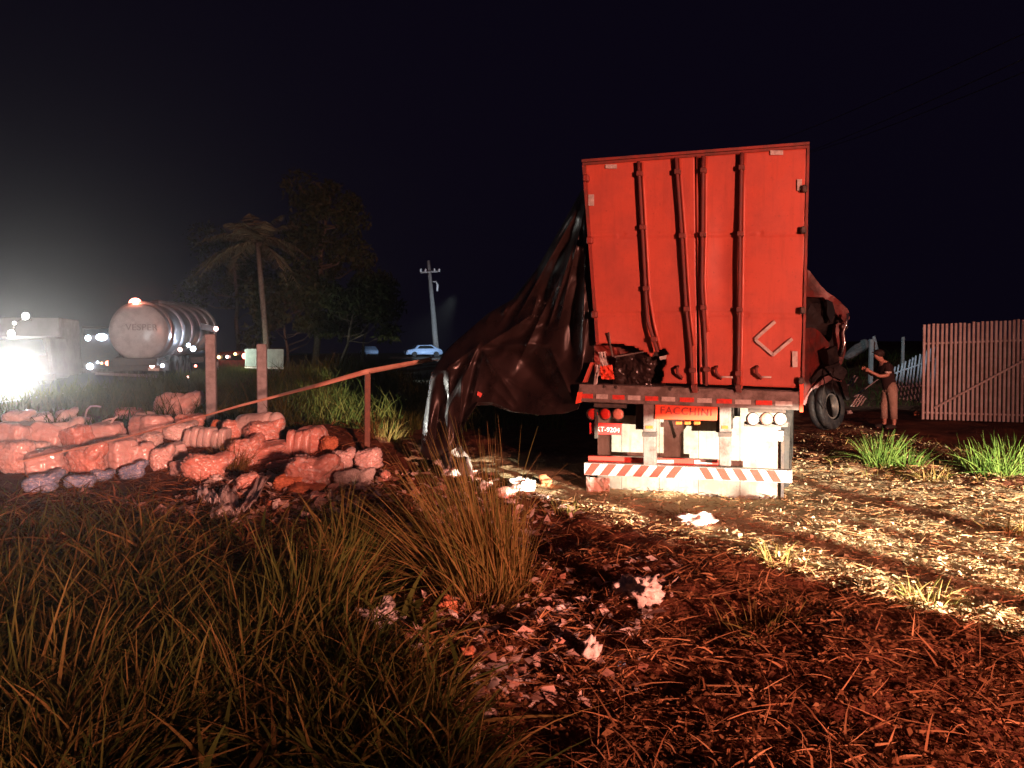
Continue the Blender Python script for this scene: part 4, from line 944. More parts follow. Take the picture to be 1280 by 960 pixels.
solid('cab_bulkhead', [(985, 405), (1044, 410), (1052, 470), (1044, 500), (985, 505)], YC + .9, .3, M['wreck_shade'], .1, 31)

# ------------------------------------------------------------------ person looking at the wreck
pq = P(1111, 532, 17.2); pq.z = terrain(pq.x, pq.y)
person = thing('person', 'person in a dark t-shirt and khaki trousers standing with raised hands by the fence', 'person', pq)
HS = (P(1097, 439, 17.2).z - pq.z) / 1.70
def skin(name, nodes, edges, m, root=0, sub=2, parent=person):
    """nodes: (forward, side, up, radius) - forward is the way the person faces (picture left)"""
    me = bpy.data.meshes.new(name)
    me.from_pydata([Vector((-a * HS, -b * HS - a * .15, c * HS)) for a, b, c, r in nodes], edges, [])
    o = bpy.data.objects.new(name, me); COL.objects.link(o); o.parent = parent; me.materials.append(m)
    md = o.modifiers.new('skin', 'SKIN'); md.use_smooth_shade = True
    for v, nd in zip(me.skin_vertices[0].data, nodes): v.radius = (nd[3] * HS,) * 2
    me.skin_vertices[0].data[root].use_root = True
    s = o.modifiers.new('sub', 'SUBSURF'); s.levels = s.render_levels = sub
    return o
# body: pelvis 0 ... head, arms bent up in front, one foot forward
N = [(0, 0, .93, .13), (.03, 0, 1.10, .125), (.09, 0, 1.28, .145), (.15, 0, 1.42, .10), (.20, 0, 1.49, .055), (.26, 0, 1.56, .075), (.29, 0, 1.63, .092), (.28, 0, 1.68, .07),
     (.13, .17, 1.39, .058), (.16, .22, 1.18, .045), (.33, .17, 1.16, .038), (.47, .12, 1.24, .028), (.53, .11, 1.27, .034),
     (.13, -.17, 1.39, .058), (.18, -.22, 1.18, .045), (.36, -.16, 1.19, .038), (.49, -.10, 1.27, .028), (.55, -.08, 1.30, .034),
     (-.02, .09, .84, .09), (-.05, .10, .50, .058), (-.07, .11, .10, .040), (.03, .12, .04, .036), (.12, .12, .03, .03),
     (.0, -.09, .84, .09), (.06, -.10, .50, .058), (.04, -.11, .10, .040), (.14, -.12, .04, .036), (.23, -.12, .03, .03), (.375, 0, 1.60, .022)]
E = [(0, 1), (1, 2), (2, 3), (3, 4), (4, 5), (5, 6), (6, 7), (3, 8), (8, 9), (9, 10), (10, 11), (11, 12), (3, 13), (13, 14), (14, 15), (15, 16), (16, 17),
     (0, 18), (18, 19), (19, 20), (20, 21), (21, 22), (0, 23), (23, 24), (24, 25), (25, 26), (26, 27), (6, 28)]
for wi, sd in ((12, 1), (17, -1)):
    a, b, c, r = N[wi]
    for k in range(4):
        i0_ = len(N); o_ = (k - 1.5) * .018
        N += [(a + .05, b + o_ * .4 - .01 * sd, c + .02 + o_, .010), (a + .085 - .006 * abs(k - 1), b - .025 * sd + o_ * .3, c + .035 + o_, .0085)]
        E += [(wi, i0_), (i0_, i0_ + 1)]
    i0_ = len(N); N += [(a + .01, b - .03 * sd, c + .045, .011), (a + .04, b - .045 * sd, c + .07, .009)]; E += [(wi, i0_), (i0_, i0_ + 1)]
skin('body', N, E, M['skin'])
sh = skin('t_shirt', [(-.01, 0, .86, .165), (.02, 0, 1.05, .155), (.09, 0, 1.28, .175), (.14, 0, 1.40, .125), (.16, 0, 1.45, .075), (.13, .16, 1.39, .085), (.15, .22, 1.22, .068), (.13, -.16, 1.39, .085), (.17, -.22, 1.22, .068)],
     [(0, 1), (1, 2), (2, 3), (3, 4), (3, 5), (5, 6), (3, 7), (7, 8)], M['shirt'], 1)
one('sleeve_stripe', lambda bm: lathe(bm, pq + Vector((-.152, -.23, 1.245)) * HS, (0.03, 0, 1), [(-.02, .064), (-.018, .072), (.018, .074), (.02, .066)], 14), M['white'], person, True)
def leg_tube(bm, k):
    tube(bm, [pq + Vector((-a * HS, -b * HS - a * .15, c * HS)) for a, b, c, r in k], [r * HS for a, b, c, r in k], 14)
def trousers_(bm):
    leg_tube(bm, [(.0, .05, 1.0, .10), (-.01, .075, .90, .115), (-.02, .09, .78, .105), (-.045, .10, .50, .082), (-.06, .11, .22, .07)])
    leg_tube(bm, [(.0, -.05, 1.0, .10), (.005, -.075, .90, .115), (.01, -.09, .78, .105), (.06, -.10, .50, .082), (.05, -.11, .22, .07)])
    leg_tube(bm, [(.0, 0, 1.02, .12), (0, 0, .93, .135), (0, 0, .80, .10)])
one('trousers', trousers_, M['khaki'], person, True)
one('hair', lambda bm: [ball(bm, pq + Vector((-.262, -.04, 1.655)) * HS, .108 * HS, 1.05, .95, .86, 3)], M['hair'], person, True)
one('cap_peak', lambda bm: [ball(bm, pq + Vector((-.36, -.05, 1.675)) * HS, .07 * HS, 1.0, .9, .22, 2)], M['hair'], person, True)
for a, b in ((.02, .12), (.13, -.12)):
    one('shoe', lambda bm: [ball(bm, pq + Vector((-a, -b - a * .15, .05)) * HS, .1 * HS, 1.35, .55, .6, 2)], M['black'], person, True)

# ------------------------------------------------------------------ vehicles on the road at the left
DIR = Vector((RD.x, RD.y, 0)); SID = Vector((RN.x, RN.y, 0))
def lampball(name, px, py, Y, r, m, parent, sy=1.0):
    return one(name, lambda bm: [ball(bm, P(px, py, Y), r, 1, .5, sy, 2)], m, parent, True)
# tanker, seen from behind
TC = P(174, 415, 31); TF = P(243, 411.5, 42.5); AX = (TF - TC).normalized(); RT_ = 35.5 * 31 / F_PX; TL_ = (TF - TC).length
tk = thing('tanker_truck', 'ringed metal tanker seen from behind with a red beacon on top', 'tanker', Vector((TC.x, TC.y, road_z(TC.y) + .1)))
one('tank_shell', lambda bm: lathe(bm, TC, AX, [(.0, RT_ * .97), (.05, RT_), (TL_, RT_), (TL_ + .25, RT_ * .8)], 48), M['tank_steel'], tk, True)
cap = one('end_cap', lambda bm: lathe(bm, TC, -AX, [(-.01, RT_ * .985), (.04, RT_ * .97), (.14, RT_ * .8), (.20, RT_ * .5), (.22, .05)], 48), M['cap'], tk, True)
for k in range(6):
    t_ = .5 + (TL_ - 1) * k / 5
    one('tank_ring', lambda bm: lathe(bm, TC + AX * t_, AX, [(-.14, RT_ - .01), (-.10, RT_ + .09), (.0, RT_ + .12), (.10, RT_ + .09), (.14, RT_ - .01)], 48), M['tank_steel'], tk, True)
Mx = Matrix.Identity(4); ux = Vector((0, 0, 1)); rx = ux.cross(-AX).normalized(); Mx.col[0][:3] = rx; Mx.col[1][:3] = (-AX).cross(rx); Mx.col[2][:3] = -AX; Mx.col[3][:3] = TC - AX * .215 + Vector((.15, 0, .18))
text_mesh('lettering', 'VESPER', .36, Mx, M['cap_letter'], cap, .012, 1.05)
def bx(name, c, s, m, parent, bev=.02): return one(name, lambda bm: box(bm, c, s, Matrix(((AX.y, AX.x, 0), (-AX.x, AX.y, 0), (0, 0, 1))), bev), m, parent)
one('walkway', lambda bm: tube(bm, [TC + AX * 2.2 + Vector((.3, 0, RT_ + .12)), TF + Vector((.3, 0, RT_ + .12)) - AX], .07, 8), M['tank_steel'], tk, True)
for k in range(3): one('hatch', lambda bm: lathe(bm, TC + AX * (3.2 + 2.6 * k) + Vector((0, 0, RT_ - .05)), (0, 0, 1), [(0, .32), (.2, .32), (.24, .26), (.3, .1)], 18), M['tank_steel'], tk, True)
zr = road_z(31) + .1
bx('chassis', TC + AX * 4.5 + Vector((0, 0, -RT_ - .22)), (1.6, 10.5, .3), M['dark_steel'], tk)
bx('rear_panel', TC - AX * .05 + Vector((0, 0, -RT_ - .22)), (2.3, .12, .42), M['dark_steel'], tk)
one('bumper', lambda bm: hexa(bm, [P(x, y, 30.6 + d) for d in (0, .1) for x, y in ((119, 465.5), (203, 469), (203, 472.5), (119, 468.5))]), M['refl_w'], tk)
for k in range(3):
    for s in (-.95, .95):
        c = TC + AX * (1.2 + 1.3 * k) + rx * s; c.z = zr + .5; wheel(tk, c, rx, .5, .45)
lampball('beacon', 169, 379, 31.4, .27, M['lit_beacon'], tk, .8)
one('beacon_base', lambda bm: lathe(bm, P(169, 386, 31.4), (0, 0, 1), [(0, .22), (.1, .22), (.14, .15)], 14), M['dark_steel'], tk)
for px, py, r, mk in ((134.5, 454, .10, 'lit_red'), (190, 457, .10, 'lit_pink'), (127, 454, .05, 'lit_amber'), (122, 453, .05, 'lit_cool')):
    lampball('tail_lamp', px, py, 30.8, r, M[mk], tk)
lampball('marker_lamp', 203, 457, 30.9, .08, M['lit_cool'], tk)
for px, py, r, mk, Y in ((225, 437, .09, 'lit_pink', 32.6), (235.5, 431.5, .09, 'lit_cool', 33.2), (241.5, 436, .12, 'lit_cool', 33.6), (244.5, 457.5, .06, 'lit_red', 33.0), (235, 471, .05, 'lit_pink', 32.4)):
    lampball('marker_lamp', px, py, Y, r, M[mk], tk)
one('lamp_board', lambda bm: hexa(bm, [P(x, y, 34 + d) for d in (0, .3) for x, y in ((252, 404), (271, 409), (271, 416), (252, 412))]), M['dark_steel'], tk)
lampball('marker_lamp', 270, 411, 33.9, .10, M['lit_pink'], tk)
one('licence_plate', lambda bm: hexa(bm, [P(x, y, 30.8 + d) for d in (0, .03) for x, y in ((185, 460), (199, 460.5), (199, 464), (185, 463.5))]), M['white'], tk)
# white box truck, headlamps towards us
WY = 27.0
wt = thing('box_truck', 'white box truck at the left edge with a blinding headlamp', 'truck', P(45, 478, WY))
def hx(name, q, Y, dep, m, parent, bev=.03): return one(name, lambda bm: hexa(bm, [P(x, y, Y) for x, y in q] + [P(x, y, Y) + DIR * dep for x, y in q], bev), m, parent)
hx('cargo_box', [(-38, 396), (73, 397), (77, 470), (-40, 472)], WY + 1.8, 2.2, M['truck_grey'], wt)
hx('cab_shell', [(-28, 420), (60, 420), (66, 474), (-32, 475)], WY, 1.75, M['truck_grey'], wt, .08)
hx('windscreen', [(-20, 424), (53, 424), (57, 444), (-24, 444)], WY - .02, .03, M['glass'], wt, .005)
hx('bumper', [(-34, 467), (68, 467), (68, 476), (-34, 476)], WY - .15, .2, M['dark_steel'], wt, .02)
hx('grille', [(-6, 450), (38, 450), (40, 460), (-8, 460)], WY - .03, .03, M['dark_steel'], wt, .005)
for px in (19, -20): 
    lampball('headlamp', px, 462, WY - .06, .30, M['lit_white'], wt, .8)
for px in (62, -34):
    c = P(px, 476, WY + .5); c.z = road_z(c.y) + .46; wheel(wt, c - SID * .15 * (1 if px > 0 else -1), SID, .42, .28)
for px in (80, -25):
    c = P(px, 476, WY + 5.2); c.z = road_z(c.y) + .46; wheel(wt, c - SID * .3 * (1 if px > 0 else -1), SID, .42, .4)
for px, py, r, mk in ((32, 395, .12, 'lit_white'), (14, 417, .12, 'lit_white'), (18, 404, .05, 'lit_white')): lampball('roof_lamp', px, py, WY - .1, r, M[mk], wt)
one('lamp_bar', lambda bm: tube(bm, [P(10, 419, WY), P(14, 419, WY), P(18, 406, WY), P(32, 397, WY), P(40, 400, WY + .3)], .03, 6), M['dark_steel'], wt)
for px, py, Y in ((71, 453, WY + 1.6), (93, 450.5, WY + 3.6)): lampball('side_marker', px, py, Y, .07, M['lit_pink'], wt)
lampball('side_marker', 91, 423, WY + 3.4, .07, M['lit_cool'], wt)
hl = P(19, 462, WY - .35)
lamp('headlamp_beam', 'SPOT', hl, (-6.5, 2, 2.2), 11500, (1, .98, .88), .14, 54, .9, (1, .42, 1))
lamp('tanker_fill', 'SPOT', (-13.6, 22.5, 1.6), TC, 620, (.90, 1, 1), .1, 26, .8)  # added spot to brighten the tanker end, its source is unseen
lamp('marker_glow', 'POINT', P(247, 426, 32.6), None, 110, (.75, .86, 1), .1)
lamp('beacon_glow', 'POINT', P(169, 377, 31.0), None, 60, (1, .25, .15), .15)
# dark lorry behind, lit headlamps high
dk = thing('dark_lorry', 'dark lorry between the white truck and the tanker, cool white lamps lit', 'lorry', P(120, 472, 40))
hx('cab_shell', [(100, 408), (150, 408), (150, 466), (100, 466)], 40, 3.0, M['dark_steel'], dk, .1)
hx('windscreen', [(104, 411), (146, 411), (146, 419), (104, 419)], 39.97, .05, M['glass'], dk, .01)
hx('bumper', [(99, 460), (152, 460), (152, 468), (99, 468)], 39.8, .3, M['steel'], dk, .03)
for px, py, r, s in ((110, 422.5, .15, 1), (127, 421.5, .30, .62), (112.5, 458, .17, 1)): lampball('headlamp', px, py, 39.75, r, M['lit_cool'], dk, s)
for px in (106, 146):
    c = P(px, 466, 40.8); c.z = road_z(c.y) + .5; wheel(dk, c, SID, .48, .3)
# rescue van beyond the posts, board beside it
rv = thing('rescue_van', 'dark van with small red lights beyond the first concrete post', 'van', P(290, 466, 44))
hx('body', [(272, 440), (306, 438), (308, 462), (272, 463)], 44, 4.0, M['red_dull'], rv, .12)
hx('rear_window', [(276, 443), (303, 442), (303, 450), (276, 450)], 43.97, .03, M['glass'], rv, .005)
hx('bumper', [(271, 459), (309, 459), (309, 463), (271, 463)], 43.85, .2, M['dark_steel'], rv, .02)
for px in (276, 304):
    c = P(px, 464, 44.6); c.z = terrain(c.x, c.y) + .32; wheel(rv, c, SID, .34, .24)
for px, py, r, mk in ((306, 445, .17, 'lit_beacon'), (273.5, 446.5, .10, 'lit_amber'), (284, 446, .09, 'lit_pink'), (294, 442.5, .09, 'lit_amber')): lampball('tail_lamp', px, py, 43.8, r, M[mk], rv)
one('lit_stake', lambda bm: hexa(bm, [P(x, y, 41 + d) for d in (0, .1) for x, y in ((269.8, 452), (273, 452), (273, 470), (269.8, 470))]), M['white'], rv)
sb = thing('roadside_board', 'pale greenish rectangular board right of the second concrete post', 'board', P(330, 466, 41))
one('panel', lambda bm: hexa(bm, [P(x, y, 41 + d) for d in (0, .08) for x, y in ((306, 436), (354.5, 436.5), (354.5, 459), (306, 457.5))]), mat('board_paint', (.42, .52, .48), .6, var=(.30, .38, .36), vscale=2.5), sb)
one('panel_edge', lambda bm: hexa(bm, [P(x, y, 40.97 + d) for d in (0, .12) for x, y in ((306, 458), (355, 459.3), (355, 461.5), (306, 460.2))]), M['white'], sb)
for px in (312, 349): one('leg', lambda bm: hexa(bm, [P(x, y, 41.1 + d) for d in (0, .1) for x, y in ((px - 1, 459), (px + 1, 459), (px + 1, 472), (px - 1, 472))]), M['steel'], sb)
bl = P(308, 446, 38.5)
lamp('van_lamp', 'SPOT', P(268, 444, 40.2), P(345, 452, 42.5), 420, (.92, 1, .80), .08, 90, .6)
# small cars by the pole
def car(name, lab, px, basep, Y, L, rz, m):
    q = P(px, basep, Y); t = thing(name, lab, 'car', q, rz=rz)
    prof = [(-.5, .18), (-.5, .42), (-.46, .52), (-.30, .56), (-.18, .86), (.18, .88), (.34, .60), (.47, .54), (.5, .40), (.5, .18)]
    bm = bmesh.new(); Wd = .40 * L
    for s in (-1, 1): pass
    a = [bm.verts.new((x * L, -Wd / 2, z * L / 2.7)) for x, z in prof]; b = [bm.verts.new((x * L, Wd / 2, z * L / 2.7)) for x, z in prof]
    bm.faces.new(a); bm.faces.new(b[::-1])
    for i in range(len(a)): bm.faces.new((a[i], a[(i + 1) % len(a)], b[(i + 1) % len(a)], b[i]))
    bmesh.ops.bevel(bm, geom=list(bm.edges), offset=.05, segments=2, affect='EDGES')
    fin('body', bm, m, t, True, world=False)
    for s in (-1, 1):
        one('side_window', lambda bm: hexa(bm, [(x * L, s * Wd * .502, z * L / 2.7) for x, z in ((-.24, .60), (.26, .62), (.17, .82), (-.16, .81))] + [(x * L, s * Wd * .49, z * L / 2.7) for x, z in ((-.24, .60), (.26, .62), (.17, .82), (-.16, .81))]), M['glass'], t, world=False)
        for x in (-.31, .31):
            ty = one('wheel', lambda bm: lathe(bm, (x * L, s * Wd * .46, .075 * L), (0, s, 0), [(-.09, .05 * L), (-.08, .073 * L), (.08, .073 * L), (.09, .045 * L), (.06, .02)], 16), M['black'], t, True, world=False)
    one('windscreen', lambda bm: hexa(bm, [(-.295 * L, s * Wd * .4, .575 * L / 2.7) for s in (-1, 1)] + [(-.185 * L, s * Wd * .36, .835 * L / 2.7) for s in (1, -1)] + [(-.285 * L, s * Wd * .4, .565 * L / 2.7) for s in (-1, 1)] + [(-.175 * L, s * Wd * .36, .825 * L / 2.7) for s in (1, -1)]), M['glass'], t, world=False)
    one('headlamp', lambda bm: [box(bm, (-.495 * L, s * Wd * .36, .40 * L / 2.7), (.06, .3, .14)) for s in (-1,)], M['lens_w'], t, world=False)
    one('headlamp', lambda bm: [box(bm, (-.495 * L, s * Wd * .36, .40 * L / 2.7), (.06, .3, .14)) for s in (1,)], M['lens_w'], t, world=False)
    return t
car('parked_car', 'pale blue car parked at the foot of the utility pole', 529, 446, 72, 3.4, R(25), M['car_blue'])
car('parked_car', 'small white blue car standing left of the pole near trees', 461, 445, 78, 3.0, R(-65), M['car_blue'])
lamp('blue_patrol_light', 'SPOT', (-4.0, 60, 1.5), (-8.0, 76, 4.6), 8000, (.62, .78, 1), .15, 60, .8)
lamp('track_light', 'SPOT', (-3.4, 46, 5.0), (-5.4, 38, .2), 2200, (.80, .92, .85), .2, 36, .9)
lamp('palm_fill', 'SPOT', (-13.0, 37.5, 2.6), (-14.6, 45, 6.8), 420, (1, .88, .74), .15, 90, .9)  # added spot to lift the palm crown, the lorry carries no floodlight
lamp('bank_light', 'SPOT', (8.4, 19.8, 3.6), (12.6, 25, 1.4), 520, (.60, .85, 1), .1, 70, .8)

# utility pole and cables
pp = P(545, 446, 76); pole = thing('utility_pole', 'pale leaning utility pole with crossarm and lamp behind the tarpaulin', 'utility pole', pp)
one('shaft', lambda bm: tube(bm, [P(546.5, 452, 76), P(541, 385, 76), P(535.5, 326, 76)], [.30, .24, .17], 10), M['wood'], pole, True)
one('crossarm', lambda bm: tube(bm, [P(525.5, 340.5, 75.7), P(549.5, 339, 75.7)], .10, 6), M['wood'], pole)
for px in (526, 532, 543, 549): one('insulator', lambda bm: tube(bm, [P(px, 340, 75.7), P(px, 336, 75.7)], .09, 6), M['white'], pole)
one('lamp_arm', lambda bm: tube(bm, [P(540, 352, 76), P(545, 352, 75.8), P(547, 356, 75.8), P(546.5, 364, 75.8)], [.06, .07, .12, .10], 8), M['white'], pole, True)
for k, (a, b) in enumerate((((880, 207), (1300, 33)), ((905, 225), (1310, 60)), ((960, 204), (1310, 78)))):
    pa, pb = P(*a, 60), P(*b, 26); pts = [pa.lerp(pb, i / 14) - Vector((0, 0, .35 * math.sin(math.pi * i / 14))) for i in range(15)]
    o = one('power_cable', lambda bm: tube(bm, pts, .017, 5), M['steel'], None, True); recentre(o)
    props(o, ('uppermost', 'middle', 'lowest')[k] + ' thin power cable crossing the sky above the trailer', 'cable', 'power cables in the night sky')

# ------------------------------------------------------------------ trees
def leaf_cloud(name, centers, radii, n_each, size, m, parent, droop=0.0):
    C = np.repeat(np.array([tuple(c) for c in centers]), n_each, 0); Rr = np.repeat(np.array(radii), n_each)
    n = len(C); d = rng.normal(size=(n, 3)); d /= np.linalg.norm(d, axis=1, keepdims=True)
    P0 = C + d * (Rr * rng.uniform(.25, 1, n) ** .6)[:, None] * np.array([1, 1, .8])
    D = rng.normal(size=(n, 3)); D[:, 2] -= droop; D /= np.linalg.norm(D, axis=1, keepdims=True)
    me = strips(name, P0, D, rng.uniform(.6, 1.3, n) * size, np.zeros((n, 3)), rng.uniform(.3, .6, n) * size, np.clip(rng.normal(.5, .25, n), 0, 1), 2)
    o = link(name, me, m, parent); return o
def tree(lab, px, basep, Y, top, lean, spread, ncl, seed, bare=.45, cr=1.0, leaf=.34):
    r = random.Random(seed); b = P(px, basep, Y); b.z = terrain(b.x, b.y) - .2; H = P(px, top, Y).z - b.z
    t = thing('tree', lab, 'tree', b, 'trees beyond the field')
    tp_ = b + Vector((lean, 0, H * .8)); tr_ = [b.lerp(tp_, i / 6) + Vector((r.uniform(-.12, .12), r.uniform(-.12, .12), 0)) * (i > 0) for i in range(7)]
    one('trunk', lambda bm: tube(bm, tr_, [H * .018 * (1 - i / 9) for i in range(7)], 8), M['bark'], t, True)
    cs, rs = [], []; bm = bmesh.new()
    for k in range(ncl):
        f = bare + (1 - bare) * (k + r.random()) / ncl; p = b.lerp(tp_, min(1, f)); a = r.uniform(0, 6.28)
        e = p + Vector((math.cos(a), math.sin(a), r.uniform(.2, .8))) * spread * (1.1 - .55 * f) * r.uniform(.4, 1.0)
        m_ = p.lerp(e, .5) + Vector((0, 0, -.1 * spread)); tube(bm, [p, m_, e], [H * .006, H * .004, H * .002], 5)
        cs.append(e); rs.append(cr * r.uniform(.6, 1.25))
    fin('limbs', bm, M['bark'], t, True)
    leaf_cloud('crown', cs, rs, 260, leaf, M['leaf'], t, .5)
    return t
tree('tall thin tree with a pale trunk right of the palm', 393, 455, 52, 195, .9, 3.6, 22, 1, .5, 1.25)
tree('spreading tree between the tall tree and the pole', 425, 452, 50, 335, 1.2, 4.4, 18, 2, .35, 1.2)
tree('bushy low tree left of the tall thin tree', 362, 458, 50, 345, -.4, 3.4, 16, 3, .25, 1.1)
tree('dark tree rising behind the palm crown', 300, 455, 66, 262, -.5, 5.0, 20, 4, .35, 1.6)
tree('slim tree beside the dim car, rightmost of the trees', 452, 452, 62, 350, .8, 3.2, 12, 6, .4, 1.1)
pb = P(334, 462, 44); pb.z = terrain(pb.x, pb.y) - .1
palm = thing('palm_tree', 'slender palm with drooping fronds beside the second concrete post', 'palm tree', pb)
ptop = P(322, 304, 44)
one('trunk', lambda bm: tube(bm, [pb, P(332, 420, 44), P(327, 362, 44), ptop], [.20, .16, .15, .13], 10), M['bark'], palm, True)
for k in range(24):
    a = k * 2.4; el = random.uniform(-.1, 1.25); Lf = random.uniform(3.0, 4.3)
    d = Vector((math.cos(a) * math.cos(el) - .18, math.sin(a) * math.cos(el), math.sin(el)))
    n = 26; ts = np.linspace(.12, 1, n); B = Vector((0, 0, -2.4 * (1 - el * .35)))
    spine = [np.array(ptop + d * Lf * t + B * t * t) for t in ts]; P0, D, L = [], [], []
    for s in (-1, 1):
        for t, q in zip(ts, spine):
            tang = (d * Lf + B * 2 * t).normalized(); sd = tang.cross(Vector((0, 0, 1))).normalized() * s
            v = (sd + tang * .5 + Vector((0, 0, -.55))).normalized(); P0.append(q); D.append(tuple(v)); L.append(.75 * math.sin(math.pi * min(.97, t * .9 + .1)) + .1)
    me = strips('frond', np.array(P0), np.array(D), np.array(L), np.zeros((2 * n, 3)), np.full(2 * n, .07), rng.uniform(0, 1, 2 * n), 2)
    link('frond', me, M['frond'], palm)

# ------------------------------------------------------------------ grass, straw and litter
def scatter_px(n, poly_):
    x0, x1 = min(p[0] for p in poly_), max(p[0] for p in poly_); y0, y1 = min(p[1] for p in poly_), max(p[1] for p in poly_); out = []
    while len(out) < n:
        x, y = random.uniform(x0, x1), random.uniform(y0, y1)
        if inside(x, y, poly_):
            d = ray(x, y); t = (0.05 - CAMZ) / d.z if d.z < -.001 else 999
            q = CAM + d * t; out.append((q.x, q.y))
    return np.array(out)
FG = [(-60, 645), (120, 640), (220, 668), (360, 672), (470, 650), (500, 720), (470, 800), (560, 880), (600, 1060), (-60, 1060)]
def stuff(name, me, m, label, cat): return props(link(name, me, m), label, cat, kind='stuff')
xy = scatter_px(8500, FG); 
den = np.array([noise.noise(Vector((x * .9, y * .9, 33))) for x, y in xy]); xy = xy[den > -.22]
stuff('tall_grass', grass_mesh('tall_grass', xy, .22, .60, .95, .017, (.0, .85), 6, (.05, -.04)), M['grass'], 'tall dim grass filling the lower left foreground', 'grass')
xy = scatter_px(1500, [(-60, 612), (120, 606), (235, 622), (350, 640), (480, 628), (500, 690), (300, 690), (-60, 680)])
stuff('heap_front_grass', grass_mesh('heap_front_grass', xy, .10, .34, 1.2, .013, (.1, 1), 5), M['grass'], 'tangled low grass at the foot of the bale heap', 'grass')
xy = scatter_px(1500, [(-60, 650), (480, 660), (530, 760), (620, 900), (620, 1060), (-60, 1060)])
stuff('dead_grass_leaves', grass_mesh('dead_grass_leaves', xy, .18, .52, 2.3, .030, (.55, 1), 6), M['grass'], 'broad bent dead leaves among the tall grass', 'grass')
xy = scatter_px(420, [(-60, 650), (480, 660), (530, 760), (620, 900), (620, 1060), (-60, 1060)])
stuff('broad_green_leaves', grass_mesh('broad_green_leaves', xy, .25, .55, 1.4, .036, (.0, .3), 6), M['grass'], 'broad green leaves among the tall grass', 'grass')
xy = scatter_px(8000, [(-60, 640), (480, 640), (520, 740), (640, 900), (640, 1060), (-60, 1060)])
stuff('grass_undergrowth', grass_mesh('grass_undergrowth', xy, .06, .22, 1.4, .011, (.2, 1), 4), M['grass'], 'short tangled grass at the foot of the tall grass', 'grass')
for c, n, r, h, ln, lab in ((G(385, 780), 190, .22, .78, .7, 'green and straw coloured tuft left of the white plastic bag'), (G(330, 850), 150, .22, .62, .9, 'greenish grass tuft in the lower left, below centre'), (G(60, 905), 130, .25, .75, 1.0, 'loose tuft at the lower left corner'), (G(190, 930), 120, .2, .62, 1.0, 'sparse wide bladed tuft at the bottom left'), (G(440, 700), 150, .2, .70, .7, 'straw tuft left of the dark hollow')):
    tussock('grass_tuft', c, n, r, h, ln, .019, (.0, .75), M['grass'], lab, wind=(.12, 0), group='grass tufts in the left foreground')
gc = G(606, 738)
tussock('grass_clump', gc, 540, .25, 1.32, .40, .0100, (.35, 1), M['grass'], 'tall dry orange lit grass clump in the middle of the picture', wind=(-.20, .0))
tussock('grass_tuft', G(578, 736), 190, .20, 1.15, .55, .010, (.4, 1), M['grass'], 'ragged tuft drooping left from the foot of the tall orange clump', wind=(-.50, .05))
tussock('grass_tuft', G(632, 742), 190, .15, .95, .38, .009, (.5, 1), M['grass'], 'thin upright tuft at the right edge of the tall orange clump', wind=(-.06, .0))
tussock('grass_tuft', G(610, 752), 240, .34, .42, 1.1, .010, (.4, 1), M['grass'], 'low matted tuft around the foot of the tall orange clump')
tussock('grass_tuft', G(288, 585), 260, .22, .55, .75, .012, (.6, 1), M['grass'], 'orange lit grass tuft growing among the bales below the roll')
tussock('grass_tuft', G(478, 545), 160, .35, .55, .8, .014, (.5, 1), M['grass'], 'orange tuft in the dark just right of the iron post')
for c, n, r, h, lab in ((G(1100, 580), 170, .22, .62, 'bright green tuft in front of the person'), (G(1250, 590), 260, .40, .66, 'bright green tuft before the upright fence at the right edge'), (G(1135, 584), 90, .2, .42, 'small green tuft right of the one before the person')):
    tussock('green_tuft', c, n, r, h, .95, .017, (0, .55), M['grass_green'], lab, group='green tufts on the right')
for c, n, r, h, lab in ((G(975, 700), 60, .12, .26, 'small pale tuft on the lit strip below the bumper'), (G(1265, 668), 60, .2, .3, 'pale tuft on the lit strip at the right edge'), (G(705, 640), 70, .2, .2, 'low pale tuft at the left end of the lit strip'), (G(860, 650), 60, .2, .18, 'low tuft behind the pinkish lumpy bag'), (G(1165, 600), 60, .18, .3, 'pale withered tuft between the two green tufts'), (G(955, 790), 90, .22, .24, 'low straw tuft on the dim soil below the lit strip'), (G(1160, 760), 60, .15, .26, 'thin straw tuft near the lower right')):
    tussock('dry_tuft', c, n, r, h, 1.2, .012, (.45, 1), M['grass'], lab, group='small dry tufts on bare soil')
xy = scatter_px(500, [(1000, 545), (1080, 540), (1320, 560), (1320, 620), (1180, 600), (1050, 590)])
stuff('verge_grass', grass_mesh('verge_grass', xy, .05, .2, 1.0, .014, (.4, 1), 4), M['grass'], 'short grass along the foot of the fence', 'grass')
xy = np.array([(random.uniform(-9, 1.2), random.uniform(16.5, 27)) for _ in range(9000)])
xy = xy[np.array([abs((Vector(p) - RA).dot(RN)) > 5 for p in xy])]
stuff('bank_grass', grass_mesh('bank_grass', xy, .45, 1.25, .7, .028, (0, .55), 4), M['grass'], 'dim tall grass on the bank behind the posts', 'grass')
xy = np.array([(random.uniform(-13, -2), random.uniform(13.5, 30)) for _ in range(9000)])
xy = xy[np.array([abs((Vector(p) - RA).dot(RN)) > 4.4 for p in xy])]
stuff('field_grass', grass_mesh('field_grass', xy, .15, .5, .9, .022, (0, .5), 3), M['grass'], 'low dim grass between the bales and the road', 'grass')
rv_ = []
for _ in range(7000):
    p = RA + RD * random.uniform(-16, 16) + RN * random.uniform(4.1, 6.6); rv_.append((p.x, p.y))
stuff('road_verge_grass', grass_mesh('road_verge_grass', np.array(rv_), .35, .8, .6, .03, (0, .5), 3), M['grass'], 'grass along the edge of the road', 'grass')
xy = np.array([(random.uniform(6.5, 24), random.uniform(17, 34)) for _ in range(7000)])
xy = xy[~((xy[:, 1] < 23.5) & (xy[:, 0] < 14))]
